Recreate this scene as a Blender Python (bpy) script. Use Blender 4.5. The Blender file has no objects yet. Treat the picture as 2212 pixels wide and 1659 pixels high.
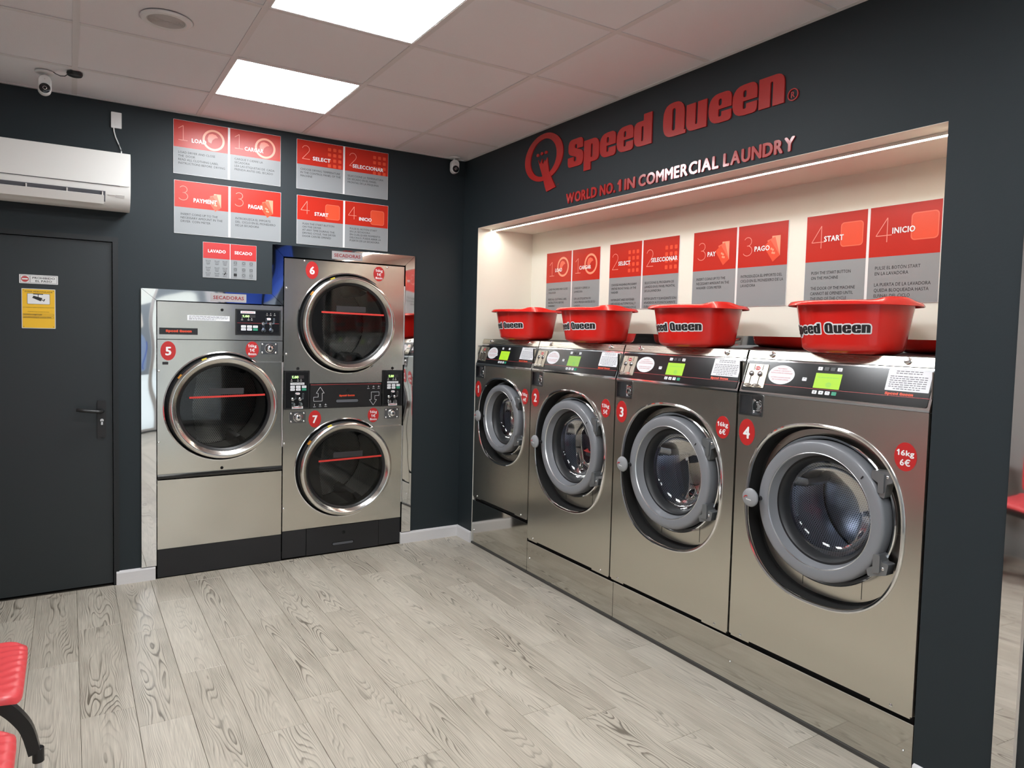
import bpy, bmesh, math, random
from mathutils import Vector, Matrix
from mathutils.geometry import tessellate_polygon

# ---------------------------------------------------------------- camera, world, light, exposure
S = bpy.context.scene
COL = S.collection
PI = math.pi

cam_data = bpy.data.cameras.new('camera')
cam = bpy.data.objects.new('camera', cam_data)
COL.objects.link(cam)
cam_data.sensor_width = 36.0
cam_data.lens = 25.03
cam_data.shift_x = -0.00813
cam_data.shift_y = -0.01325
cam_data.clip_start = 0.05
RIGHT = Vector((0.84459, -0.53480, 0.02584))
DOWN = Vector((-0.00645, -0.05843, -0.99827))
FWD = Vector((0.53538, 0.84296, -0.05280))
cam.matrix_world = Matrix((
    (RIGHT.x, -DOWN.x, -FWD.x, -2.3675),
    (RIGHT.y, -DOWN.y, -FWD.y, -4.5229),
    (RIGHT.z, -DOWN.z, -FWD.z, 1.4741),
    (0, 0, 0, 1)))
S.camera = cam

world = bpy.data.worlds.new('overcast_sky')
S.world = world
world.use_nodes = True
bg = world.node_tree.nodes['Background']
bg.inputs['Color'].default_value = (0.80, 0.90, 1.0, 1)
bg.inputs['Strength'].default_value = 1.5

PANEL_E = 14.0        # ceiling panel radiance
STRIP_E = 20.0        # alcove strip radiance

S.view_settings.view_transform = 'Standard'
S.view_settings.look = 'None'
S.view_settings.exposure = 1.16
S.view_settings.gamma = 1.0
S.view_settings.use_curve_mapping = False
cy = S.cycles
cy.use_denoising = True
try:
    cy.denoiser = 'OPENIMAGEDENOISE'
except Exception:
    pass
cy.max_bounces = 9
cy.diffuse_bounces = 4
cy.glossy_bounces = 5
cy.transparent_max_bounces = 10
cy.transmission_bounces = 4
cy.caustics_reflective = False
cy.caustics_refractive = False
cy.sample_clamp_indirect = 6.0
cy.use_adaptive_sampling = True
cy.adaptive_threshold = 0.02

H = 2.667             # ceiling height
random.seed(7)


# ---------------------------------------------------------------- materials
def new_mat(name):
    m = bpy.data.materials.new(name)
    m.use_nodes = True
    nt = m.node_tree
    return m, nt, nt.nodes['Principled BSDF']


def noise_bump(nt, p, scale, strength, stretch=(1, 1, 1), detail=3, dist=0.01):
    tc = nt.nodes.new('ShaderNodeTexCoord')
    mp = nt.nodes.new('ShaderNodeMapping')
    mp.inputs['Scale'].default_value = stretch
    nz = nt.nodes.new('ShaderNodeTexNoise')
    nz.inputs['Scale'].default_value = scale
    nz.inputs['Detail'].default_value = detail
    bp = nt.nodes.new('ShaderNodeBump')
    bp.inputs['Strength'].default_value = strength
    bp.inputs['Distance'].default_value = dist
    nt.links.new(tc.outputs['Object'], mp.inputs['Vector'])
    nt.links.new(mp.outputs['Vector'], nz.inputs['Vector'])
    nt.links.new(nz.outputs['Fac'], bp.inputs['Height'])
    nt.links.new(bp.outputs['Normal'], p.inputs['Normal'])
    return nz


def mat(name, col, rough=0.5, metal=0.0, spec=0.5, bump=None, var=0.0, coat=0.0):
    m, nt, p = new_mat(name)
    p.inputs['Base Color'].default_value = (*col, 1)
    p.inputs['Roughness'].default_value = rough
    p.inputs['Metallic'].default_value = metal
    p.inputs['Specular IOR Level'].default_value = spec
    p.inputs['Coat Weight'].default_value = coat
    p.inputs['Coat Roughness'].default_value = 0.06
    nz = None
    if bump:
        nz = noise_bump(nt, p, *bump)
    if var:
        if nz is None:
            tc = nt.nodes.new('ShaderNodeTexCoord')
            nz = nt.nodes.new('ShaderNodeTexNoise')
            nz.inputs['Scale'].default_value = 6
            nt.links.new(tc.outputs['Object'], nz.inputs['Vector'])
        mx = nt.nodes.new('ShaderNodeMix')
        mx.data_type = 'RGBA'
        mx.inputs['A'].default_value = (*[c * (1 - var) for c in col], 1)
        mx.inputs['B'].default_value = (*[min(1, c * (1 + var)) for c in col], 1)
        nt.links.new(nz.outputs['Fac'], mx.inputs['Factor'])
        nt.links.new(mx.outputs['Result'], p.inputs['Base Color'])
    return m


def emit(name, col, strength, base=(0.8, 0.8, 0.8)):
    m, nt, p = new_mat(name)
    p.inputs['Base Color'].default_value = (*base, 1)
    p.inputs['Emission Color'].default_value = (*col, 1)
    p.inputs['Emission Strength'].default_value = strength
    return m


def brushed(name, col, rough, along=(2, 2, 160), wav=0.0, fine=0.06, aniso=0.0):
    """brushed stainless steel: fine stretched grain, faint buckling of the sheet"""
    m, nt, p = new_mat(name)
    p.inputs['Base Color'].default_value = (*col, 1)
    p.inputs['Metallic'].default_value = 1.0
    tc = nt.nodes.new('ShaderNodeTexCoord')
    mp = nt.nodes.new('ShaderNodeMapping')
    mp.inputs['Scale'].default_value = along
    nz = nt.nodes.new('ShaderNodeTexNoise')
    nz.inputs['Scale'].default_value = 4
    nz.inputs['Detail'].default_value = 4
    nt.links.new(tc.outputs['Object'], mp.inputs['Vector'])
    nt.links.new(mp.outputs['Vector'], nz.inputs['Vector'])
    rg = nt.nodes.new('ShaderNodeMapRange')
    rg.inputs['To Min'].default_value = rough * 0.85
    rg.inputs['To Max'].default_value = rough * 1.2
    nt.links.new(nz.outputs['Fac'], rg.inputs['Value'])
    nt.links.new(rg.outputs['Result'], p.inputs['Roughness'])
    bp = nt.nodes.new('ShaderNodeBump')
    bp.inputs['Strength'].default_value = fine
    bp.inputs['Distance'].default_value = 0.002
    nt.links.new(nz.outputs['Fac'], bp.inputs['Height'])
    last = bp
    if aniso:
        rg.inputs['To Min'].default_value = rough * 0.97
        rg.inputs['To Max'].default_value = rough * 1.03
        bp.inputs['Strength'].default_value = 0.0
        wav = 0.0
        p.inputs['Anisotropic'].default_value = aniso
        tg = nt.nodes.new('ShaderNodeTangent')
        tg.direction_type = 'RADIAL'
        tg.axis = 'Z'
        nt.links.new(tg.outputs[0], p.inputs['Tangent'])
    if wav:
        n2 = nt.nodes.new('ShaderNodeTexNoise')
        n2.inputs['Scale'].default_value = 3.2
        n2.inputs['Detail'].default_value = 0
        nt.links.new(tc.outputs['Object'], n2.inputs['Vector'])
        b2 = nt.nodes.new('ShaderNodeBump')
        b2.inputs['Strength'].default_value = 1.0
        b2.inputs['Distance'].default_value = wav
        nt.links.new(n2.outputs['Fac'], b2.inputs['Height'])
        nt.links.new(bp.outputs['Normal'], b2.inputs['Normal'])
        last = b2
    if not aniso:
        nt.links.new(last.outputs['Normal'], p.inputs['Normal'])
    return m


def glass_mat(name, tint=(1, 1, 1), gloss=1.0):
    m = bpy.data.materials.new(name)
    m.use_nodes = True
    nt = m.node_tree
    nt.nodes.clear()
    out = nt.nodes.new('ShaderNodeOutputMaterial')
    tr = nt.nodes.new('ShaderNodeBsdfTransparent')
    tr.inputs['Color'].default_value = (*tint, 1)
    gl = nt.nodes.new('ShaderNodeBsdfGlossy')
    gl.inputs['Roughness'].default_value = 0.02
    fr = nt.nodes.new('ShaderNodeFresnel')
    fr.inputs['IOR'].default_value = 1.5
    ml = nt.nodes.new('ShaderNodeMath')
    ml.operation = 'MULTIPLY'
    ml.inputs[1].default_value = gloss
    mx = nt.nodes.new('ShaderNodeMixShader')
    nt.links.new(fr.outputs[0], ml.inputs[0])
    nt.links.new(ml.outputs[0], mx.inputs[0])
    nt.links.new(tr.outputs[0], mx.inputs[1])
    nt.links.new(gl.outputs[0], mx.inputs[2])
    nt.links.new(mx.outputs[0], out.inputs['Surface'])
    return m


def perforated(name, base, hole, rough, pitch=0.014, rad=0.30):
    m, nt, p = new_mat(name)
    p.inputs['Metallic'].default_value = 1.0
    p.inputs['Roughness'].default_value = rough
    uv = nt.nodes.new('ShaderNodeUVMap')

    def vm(op, a, b=None):
        n = nt.nodes.new('ShaderNodeVectorMath')
        n.operation = op
        for i, q in enumerate((a, b)):
            if q is None:
                continue
            if isinstance(q, tuple):
                n.inputs[i].default_value = q
            else:
                nt.links.new(q, n.inputs[i])
        return n
    sc = vm('DIVIDE', uv.outputs[0], (pitch, pitch * 1.732, 1))
    d = []
    for off in ((0, 0, 0), (0.5, 0.5, 0)):
        a = vm('ADD', sc.outputs[0], off)
        f = vm('FRACTION', a.outputs[0])
        s = vm('SUBTRACT', f.outputs[0], (0.5, 0.5, 0))
        k = vm('MULTIPLY', s.outputs[0], (1, 1.732, 0))
        d.append(vm('LENGTH', k.outputs[0]).outputs['Value'])
    mn = nt.nodes.new('ShaderNodeMath')
    mn.operation = 'MINIMUM'
    nt.links.new(d[0], mn.inputs[0])
    nt.links.new(d[1], mn.inputs[1])
    lt = nt.nodes.new('ShaderNodeMath')
    lt.operation = 'LESS_THAN'
    lt.inputs[1].default_value = rad
    nt.links.new(mn.outputs[0], lt.inputs[0])
    mx = nt.nodes.new('ShaderNodeMix')
    mx.data_type = 'RGBA'
    mx.inputs['A'].default_value = (*base, 1)
    mx.inputs['B'].default_value = (*hole, 1)
    nt.links.new(lt.outputs[0], mx.inputs['Factor'])
    nt.links.new(mx.outputs['Result'], p.inputs['Base Color'])
    return m


def wood_floor():
    m, nt, p = new_mat('grey_oak_laminate')
    tc = nt.nodes.new('ShaderNodeTexCoord')
    oi = nt.nodes.new('ShaderNodeObjectInfo')
    L = nt.links.new

    def N(t, **kw):
        n = nt.nodes.new(t)
        for k, v in kw.items():
            setattr(n, k, v)
        return n
    # a different piece of the print for every plank
    off = N('ShaderNodeVectorMath', operation='SCALE')
    off.inputs[0].default_value = (17.0, 91.0, 37.0)
    L(oi.outputs['Random'], off.inputs['Scale'])
    co = N('ShaderNodeVectorMath', operation='ADD')
    L(tc.outputs['Object'], co.inputs[0])
    L(off.outputs[0], co.inputs[1])
    # height field whose contour lines are the cathedral grain
    mp = N('ShaderNodeMapping')
    mp.inputs['Scale'].default_value = (12.0, 1.8, 1)
    L(co.outputs[0], mp.inputs['Vector'])
    n1 = N('ShaderNodeTexNoise')
    n1.inputs['Scale'].default_value = 1.0
    n1.inputs['Detail'].default_value = 1.5
    n1.inputs['Roughness'].default_value = 0.35
    L(mp.outputs[0], n1.inputs['Vector'])
    sx = N('ShaderNodeSeparateXYZ')
    L(tc.outputs['Object'], sx.inputs[0])
    sq = N('ShaderNodeMath', operation='MULTIPLY')
    L(sx.outputs['X'], sq.inputs[0])
    L(sx.outputs['X'], sq.inputs[1])
    sq2 = N('ShaderNodeMath', operation='MULTIPLY')
    L(sq.outputs[0], sq2.inputs[0])
    sq2.inputs[1].default_value = 70.0
    hh = N('ShaderNodeMath', operation='ADD')
    L(n1.outputs['Fac'], hh.inputs[0])
    L(sq2.outputs[0], hh.inputs[1])
    k = N('ShaderNodeMath', operation='MULTIPLY')
    L(hh.outputs[0], k.inputs[0])
    k.inputs[1].default_value = 18.0
    fr = N('ShaderNodeMath', operation='FRACT')
    L(k.outputs[0], fr.inputs[0])
    ramp = N('ShaderNodeValToRGB')
    ramp.color_ramp.elements[0].position = 0.0
    ramp.color_ramp.elements[0].color = (0, 0, 0, 1)
    ramp.color_ramp.elements[1].position = 1.0
    ramp.color_ramp.elements[1].color = (0, 0, 0, 1)
    for pos, v in ((0.50, 0.12), (0.72, 0.75), (0.80, 0.9), (0.88, 0.12)):
        e = ramp.color_ramp.elements.new(pos)
        e.color = (v, v, v, 1)
    L(fr.outputs[0], ramp.inputs[0])
    # where the grain is strong
    n2 = N('ShaderNodeTexNoise')
    n2.inputs['Scale'].default_value = 1.0
    mp2 = N('ShaderNodeMapping')
    mp2.inputs['Scale'].default_value = (9.0, 3.0, 1)
    L(co.outputs[0], mp2.inputs['Vector'])
    L(mp2.outputs[0], n2.inputs['Vector'])
    st = N('ShaderNodeMapRange')
    st.inputs['From Min'].default_value = 0.35
    st.inputs['From Max'].default_value = 0.68
    st.inputs['To Min'].default_value = 0.18
    st.inputs['To Max'].default_value = 1.10
    L(n2.outputs['Fac'], st.inputs['Value'])
    gm = N('ShaderNodeMath', operation='MULTIPLY')
    L(ramp.outputs['Color'], gm.inputs[0])
    rs = N('ShaderNodeMapRange')
    rs.inputs['To Min'].default_value = 0.55
    rs.inputs['To Max'].default_value = 1.25
    wn = N('ShaderNodeTexWhiteNoise', noise_dimensions='1D')
    L(oi.outputs['Random'], wn.inputs['W'])
    L(wn.outputs['Value'], rs.inputs['Value'])
    gs = N('ShaderNodeMath', operation='MULTIPLY')
    L(st.outputs[0], gs.inputs[0])
    L(rs.outputs[0], gs.inputs[1])
    L(gs.outputs[0], gm.inputs[1])
    # fine straight fibre
    mp3 = N('ShaderNodeMapping')
    mp3.inputs['Scale'].default_value = (260.0, 7.0, 1)
    L(co.outputs[0], mp3.inputs['Vector'])
    n3 = N('ShaderNodeTexNoise')
    n3.inputs['Detail'].default_value = 3.0
    n3.inputs['Scale'].default_value = 1.0
    L(mp3.outputs[0], n3.inputs['Vector'])
    fib = N('ShaderNodeMapRange')
    fib.inputs['From Min'].default_value = 0.3
    fib.inputs['From Max'].default_value = 0.7
    fib.inputs['To Min'].default_value = 0.0
    fib.inputs['To Max'].default_value = 0.36
    L(n3.outputs['Fac'], fib.inputs['Value'])
    sm = N('ShaderNodeMath', operation='ADD')
    sm.use_clamp = True
    L(gm.outputs[0], sm.inputs[0])
    L(fib.outputs[0], sm.inputs[1])
    light = N('ShaderNodeMix', data_type='RGBA')
    light.inputs['A'].default_value = (0.556, 0.505, 0.420, 1)
    light.inputs['B'].default_value = (0.636, 0.585, 0.495, 1)
    L(oi.outputs['Random'], light.inputs['Factor'])
    mx = N('ShaderNodeMix', data_type='RGBA')
    L(sm.outputs[0], mx.inputs['Factor'])
    L(light.outputs['Result'], mx.inputs['A'])
    mx.inputs['B'].default_value = (0.155, 0.134, 0.105, 1)
    L(mx.outputs['Result'], p.inputs['Base Color'])
    p.inputs['Roughness'].default_value = 0.38
    p.inputs['Specular IOR Level'].default_value = 0.45
    return m


M = {}
M['navy'] = mat('navy_wall_paint', (0.0195, 0.0272, 0.0318), 0.55, spec=0.3, bump=(120, 0.12, (1, 1, 1), 2, 0.002))
M['navy_door'] = mat('navy_door_paint', (0.0165, 0.0220, 0.0250), 0.42)
M['navy_frame'] = mat('navy_gloss_frame', (0.0060, 0.0080, 0.0100), 0.35)
M['cream'] = mat('warm_white_paint', (0.82, 0.80, 0.715), 0.55, bump=(90, 0.06, (1, 1, 1), 2, 0.002))
M['wall_grey'] = mat('pale_grey_wall_paint', (0.32, 0.315, 0.305), 0.6)
M['tile'] = mat('ceiling_tile_white', (0.86, 0.845, 0.865), 0.85, bump=(420, 0.35, (1, 1, 1), 3, 0.002), var=0.03)
M['tee'] = mat('ceiling_grid_white', (0.76, 0.74, 0.735), 0.5)
M['plenum'] = mat('plenum_dark', (0.06, 0.06, 0.06), 0.9)
M['floor'] = wood_floor()
M['joint'] = mat('floor_joint_dark', (0.10, 0.085, 0.07), 0.8)
M['skirting'] = mat('white_limed_skirting', (0.72, 0.71, 0.72), 0.4, bump=(30, 0.15, (1, 1, 22), 4, 0.002), var=0.06)
M['steel'] = brushed('brushed_steel_dryer', (0.64, 0.615, 0.565), 0.19, (160, 2, 2), wav=0.006, fine=0.02)
M['steel_w'] = brushed('brushed_steel_washer', (0.655, 0.635, 0.575), 0.27, (2, 2, 120), wav=0.003, fine=0.0, aniso=0.65)
M['steel_d'] = brushed('satin_steel_dark', (0.40, 0.385, 0.36), 0.26, (160, 2, 2))
M['kick'] = brushed('polished_plinth_steel', (0.62, 0.60, 0.555), 0.075, (2, 160, 2), fine=0.015)
M['mirror'] = brushed('mirror_polished_steel', (0.80, 0.79, 0.78), 0.03, (3, 3, 3), wav=0.006, fine=0.0)
M['chrome'] = mat('chrome', (0.86, 0.86, 0.87), 0.07, 1.0)
M['rim'] = brushed('satin_door_rim', (0.70, 0.68, 0.64), 0.16, (3, 3, 3), fine=0.0)
M['black'] = mat('black_plastic', (0.010, 0.010, 0.011), 0.35)
M['black_gloss'] = mat('black_gloss_panel', (0.008, 0.008, 0.009), 0.16, spec=0.6)
M['black_matt'] = mat('black_powder_coat', (0.011, 0.011, 0.013), 0.55, bump=(300, 0.15, (1, 1, 1), 2, 0.002))
M['void'] = mat('dark_gap', (0.004, 0.004, 0.004), 0.9)
M['rubber'] = mat('black_rubber', (0.014, 0.015, 0.017), 0.45)
M['grey_ring'] = mat('grey_door_plastic', (0.215, 0.222, 0.240), 0.30, spec=0.5, coat=0.25)
M['grey_knob'] = mat('grey_knob_plastic', (0.30, 0.31, 0.325), 0.28, spec=0.6)
M['hinge'] = mat('grey_cast_hinge', (0.23, 0.24, 0.25), 0.32, 0.6)
M['drum_w'] = perforated('perforated_washer_drum', (0.62, 0.66, 0.74), (0.03, 0.03, 0.035), 0.30, 0.0100, 0.27)
M['drum_d'] = perforated('perforated_dryer_drum', (0.30, 0.29, 0.27), (0.006, 0.006, 0.006), 0.3, 0.012, 0.29)
M['drum_plain'] = mat('drum_steel', (0.34, 0.34, 0.35), 0.22, 1.0)
M['glass'] = glass_mat('porthole_glass', (0.90, 0.92, 0.95), 0.65)
M['glass_d'] = glass_mat('dryer_door_glass', (0.62, 0.62, 0.62), 0.9)
M['pane'] = glass_mat('shop_window_glass', (0.95, 0.97, 0.97), 0.8)
M['red'] = mat('sign_red', (0.50, 0.026, 0.014), 0.27, spec=0.32)
M['sticker'] = mat('sticker_red', (0.50, 0.022, 0.022), 0.35)
M['letter_red'] = mat('lettering_red_acrylic', (0.42, 0.022, 0.020), 0.22, coat=0.3)
M['tub'] = mat('red_tub_plastic', (0.66, 0.016, 0.011), 0.26, coat=0.25, bump=(160, 0.05, (1, 1, 1), 2, 0.002))
M['seat'] = mat('red_seat_plastic', (0.72, 0.070, 0.078), 0.32)
M['tape'] = mat('red_tape', (0.62, 0.045, 0.035), 0.4)
M['grey_sign'] = mat('sign_grey', (0.29, 0.305, 0.315), 0.28, spec=0.32)
M['white_sign'] = mat('sign_white', (0.84, 0.84, 0.84), 0.25)
M['icon'] = mat('sign_icon_salmon', (0.80, 0.15, 0.085), 0.25)
M['icon2'] = mat('sign_icon_orange', (0.76, 0.085, 0.035), 0.25)
M['icon3'] = mat('sign_icon_light', (0.86, 0.33, 0.20), 0.25)
M['thin'] = mat('sign_numeral_pink', (0.84, 0.30, 0.22), 0.3)
M['ink_dark_red'] = mat('dark_red_ink', (0.24, 0.018, 0.022), 0.45)
M['ink'] = mat('black_ink', (0.015, 0.015, 0.016), 0.4)
M['ink_grey'] = mat('grey_ink', (0.16, 0.16, 0.18), 0.5)
M['ink_red'] = mat('red_ink', (0.50, 0.06, 0.06), 0.4)
M['white'] = mat('white_plastic', (0.80, 0.80, 0.79), 0.35)
M['white_ac'] = mat('white_ac_plastic', (0.80, 0.79, 0.76), 0.25)
M['ac_slot'] = mat('ac_slot_grey', (0.10, 0.105, 0.12), 0.5)
M['paper'] = mat('white_label', (0.82, 0.83, 0.86), 0.45)
M['green_btn'] = mat('green_button', (0.02, 0.30, 0.17), 0.4)
M['lcd'] = emit('lcd_lime', (0.50, 0.90, 0.01), 0.38, (.05, .06, .02))
M['lcd2'] = emit('lcd_pale_green', (0.40, 0.75, 0.12), 0.34, (.05, .06, .03))
M['led_green'] = emit('led_green', (0.25, 1.0, 0.02), 1.6)
M['lamp'] = emit('led_panel_light', (0.95, 0.98, 1.0), PANEL_E)
M['strip'] = emit('led_strip_light', (1.0, 0.955, 0.83), STRIP_E)
M['alu'] = mat('aluminium', (0.70, 0.70, 0.71), 0.3, 1.0)
M['coin_steel'] = brushed('coin_plate_steel', (0.56, 0.51, 0.42), 0.36, (2, 2, 60))
M['strip_steel'] = brushed('console_strip_steel', (0.56, 0.52, 0.44), 0.27, (2, 2, 160), fine=0.0)
M['yellow'] = mat('yellow_sign', (0.86, 0.50, 0.02), 0.3)
M['yellow_clip'] = mat('yellow_clip', (0.75, 0.60, 0.05), 0.4)
M['orange_clip'] = mat('amber_clip', (0.62, 0.25, 0.02), 0.4)
M['orange_ink'] = mat('orange_red_ink', (0.70, 0.075, 0.03), 0.4)
M['blue_vinyl'] = mat('blue_vinyl', (0.05, 0.13, 0.62), 0.4)
M['blue_dark'] = mat('blue_dark_vinyl', (0.02, 0.03, 0.28), 0.4)
M['poster_grey'] = mat('poster_pale_grey', (0.26, 0.31, 0.36), 0.5)
M['towel'] = mat('poster_towel_blue', (0.30, 0.42, 0.66), 0.5)
M['grille'] = mat('speaker_grille', (0.62, 0.60, 0.58), 0.5)
M['street'] = mat('pale_pavement', (0.45, 0.44, 0.42), 0.8, var=0.1)
M['facade'] = mat('pale_facade', (0.62, 0.58, 0.52), 0.8, var=0.08)
M['sealant'] = mat('dark_sealant', (0.05, 0.048, 0.045), 0.5, var=0.3)
M['smoke'] = mat('dark_label', (0.03, 0.028, 0.03), 0.4)
M['sec_plate'] = mat('clear_label_greyed', (0.34, 0.325, 0.325), 0.35)


# ---------------------------------------------------------------- mesh helpers
# front frame: x to the right, y into the wall (towards the viewer is negative), z up
def ident(p):
    return p


class MB:
    def __init__(self, tf=None):
        self.v = []
        self.f = []
        self.uv = None
        self.tf = tf or ident

    def add(self, pts):
        b = len(self.v)
        self.v.extend(self.tf(p) for p in pts)
        return b

    def box(self, x0, x1, y0, y1, z0, z1):
        b = self.add([(x0, y0, z0), (x1, y0, z0), (x1, y1, z0), (x0, y1, z0),
                      (x0, y0, z1), (x1, y0, z1), (x1, y1, z1), (x0, y1, z1)])
        for q in ((0, 3, 2, 1), (4, 5, 6, 7), (0, 1, 5, 4), (1, 2, 6, 5), (2, 3, 7, 6), (3, 0, 4, 7)):
            self.f.append(tuple(b + i for i in q))
        return self

    def slab(self, outer, yf, yb, holes=()):
        """2d outline in (x, z), extruded from yf (front) to yb (back)"""
        polys = [outer] + list(holes)
        flat = [p for q in polys for p in q]
        tri = tessellate_polygon([[Vector((a, c, 0)) for a, c in q] for q in polys])
        bf = self.add([(a, yf, c) for a, c in flat])
        for t in tri:
            a, b_, c = (Vector((*flat[i], 0)) for i in t)
            ccw = (b_ - a).cross(c - a).z > 0
            t = t if ccw else t[::-1]
            self.f.append(tuple(bf + i for i in t))
        if yb is None:
            return self
        bb = self.add([(a, yb, c) for a, c in flat])
        for t in tri:
            a, b_, c = (Vector((*flat[i], 0)) for i in t)
            ccw = (b_ - a).cross(c - a).z > 0
            t = t[::-1] if ccw else t
            self.f.append(tuple(bb + i for i in t))
        o = 0
        for k, q in enumerate(polys):
            n = len(q)
            ar = sum(q[i][0] * q[(i + 1) % n][1] - q[(i + 1) % n][0] * q[i][1] for i in range(n))
            rev = (ar > 0) != (k == 0)
            for i in range(n):
                a, b_ = o + i, o + (i + 1) % n
                fc = (bf + a, bb + a, bb + b_, bf + b_)
                self.f.append(fc[::-1] if rev else fc)
            o += n
        return self

    def loft(self, loops, cap0=False, cap1=False):
        n = len(loops[0])
        bs = [self.add(l) for l in loops]
        for a, b in zip(bs, bs[1:]):
            for i in range(n):
                j = (i + 1) % n
                self.f.append((a + i, a + j, b + j, b + i))
        if cap0:
            self.f.append(tuple(bs[0] + i for i in range(n))[::-1])
        if cap1:
            self.f.append(tuple(bs[-1] + i for i in range(n)))
        return self

    def lathe(self, prof, cx, cz, n=64, cap0=False, cap1=False):
        """profile of (radius, y), turned about the y axis through (cx, cz)"""
        loops = [[(cx + r * math.cos(2 * PI * i / n), y, cz + r * math.sin(2 * PI * i / n)) for i in range(n)]
                 for r, y in prof]
        return self.loft(loops, cap0, cap1)

    def lathe_z(self, prof, cx, cy_, n=40, cap0=False, cap1=False):
        loops = [[(cx + r * math.cos(2 * PI * i / n), cy_ + r * math.sin(2 * PI * i / n), z) for i in range(n)]
                 for r, z in prof]
        return self.loft(loops, cap0, cap1)

    def tube(self, pts, r, n=10, closed=False):
        pts = [Vector(p) for p in pts]
        loops = []
        m = len(pts)
        for i, p in enumerate(pts):
            if closed:
                d = pts[(i + 1) % m] - pts[i - 1]
            else:
                d = pts[min(i + 1, m - 1)] - pts[max(i - 1, 0)]
            d.normalize()
            up = Vector((0, 0, 1)) if abs(d.z) < 0.9 else Vector((0, 1, 0))
            a = d.cross(up).normalized()
            b = d.cross(a).normalized()
            rr = r[i] if isinstance(r, (list, tuple)) else r
            loops.append([tuple(p + a * rr * math.cos(2 * PI * k / n) + b * rr * math.sin(2 * PI * k / n)) for k in range(n)])
        if closed:
            loops.append(loops[0])
            return self.loft(loops)
        return self.loft(loops, True, True)

    def flat(self, v2, tris, d):
        """flat print, d metres proud of the y = 0 plane"""
        b = self.add([(p[0], -d - (p[2] if len(p) > 2 else 0), p[1]) for p in v2])
        self.f.extend(tuple(b + i for i in t) for t in tris)
        return self

    def shape(self, outer, d, holes=()):
        return self.slab(outer, -d, None, holes)

    def build(self, name, m, parent=None, smooth=35, fix=True):
        me = bpy.data.meshes.new(name)
        me.from_pydata([tuple(p) for p in self.v], [], self.f)
        if fix:
            bm = bmesh.new()
            bm.from_mesh(me)
            bmesh.ops.recalc_face_normals(bm, faces=bm.faces)
            bm.to_mesh(me)
            bm.free()
        if smooth:
            for p in me.polygons:
                p.use_smooth = True
            me.set_sharp_from_angle(angle=math.radians(smooth))
        me.materials.append(m)
        me.update()
        o = bpy.data.objects.new(name, me)
        COL.objects.link(o)
        if parent:
            o.parent = parent
        return o


def rrect(x0, x1, z0, z1, r, n=4):
    r = min(r, (x1 - x0) / 2.001, (z1 - z0) / 2.001)
    out = []
    for cx, cz, a0 in ((x1 - r, z1 - r, 0), (x0 + r, z1 - r, 90), (x0 + r, z0 + r, 180), (x1 - r, z0 + r, 270)):
        for i in range(n + 1):
            a = math.radians(a0 + 90 * i / n)
            out.append((cx + r * math.cos(a), cz + r * math.sin(a)))
    return out


def rect(x0, x1, z0, z1):
    return [(x0, z0), (x1, z0), (x1, z1), (x0, z1)]


def ellipse(cx, cz, a, b, n=40):
    return [(cx + a * math.cos(2 * PI * i / n), cz + b * math.sin(2 * PI * i / n)) for i in range(n)]


def superell(cx, cz, a, b, e, n=96):
    out = []
    for i in range(n):
        t = 2 * PI * i / n
        c, s = math.cos(t), math.sin(t)
        out.append((cx + a * math.copysign(abs(c) ** (2 / e), c), cz + b * math.copysign(abs(s) ** (2 / e), s)))
    return out


def rpoly(pts, n=5):
    """polygon of (x, z, corner radius) with rounded corners"""
    out = []
    m = len(pts)
    for i in range(m):
        p = Vector(pts[i][:2])
        r = pts[i][2] if len(pts[i]) > 2 else 0
        if r <= 0:
            out.append(tuple(p))
            continue
        a = Vector(pts[i - 1][:2]) - p
        b = Vector(pts[(i + 1) % m][:2]) - p
        la, lb = a.length, b.length
        a.normalize()
        b.normalize()
        ang = a.angle(b)
        t = min(r / math.tan(ang / 2), la * 0.499, lb * 0.499)
        p0, p1 = p + a * t, p + b * t
        for k in range(n + 1):
            s = k / n
            out.append(tuple(p0 * (1 - s) ** 2 + p * 2 * s * (1 - s) + p1 * s * s))
    return out


def ribbon(pts, w):
    """outline of a stroke along 2d points"""
    pts = [Vector(p) for p in pts]
    L, R = [], []
    for i, p in enumerate(pts):
        d = (pts[min(i + 1, len(pts) - 1)] - pts[max(i - 1, 0)]).normalized()
        nrm = Vector((-d.y, d.x)) * w / 2
        L.append(tuple(p + nrm))
        R.append(tuple(p - nrm))
    return L + R[::-1]


def arc(cx, cz, rx, rz, a0, a1, n=12):
    return [(cx + rx * math.cos(math.radians(a0 + (a1 - a0) * i / n)), cz + rz * math.sin(math.radians(a0 + (a1 - a0) * i / n)))
            for i in range(n + 1)]


# ---- lettering from the built-in font
_gc = {}


def _raw(st, res):
    cu = bpy.data.curves.new('txt', 'FONT')
    cu.body = st
    cu.size = 1.0
    cu.resolution_u = res
    cu.fill_mode = 'BOTH'
    ob = bpy.data.objects.new('txt', cu)
    COL.objects.link(ob)
    ev = ob.evaluated_get(bpy.context.evaluated_depsgraph_get())
    me = ev.to_mesh()
    v = [(p.co.x, p.co.y) for p in me.vertices]
    t = [tuple(p.vertices) for p in me.polygons]
    ev.to_mesh_clear()
    bpy.data.objects.remove(ob)
    bpy.data.curves.remove(cu)
    return v, t


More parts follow.
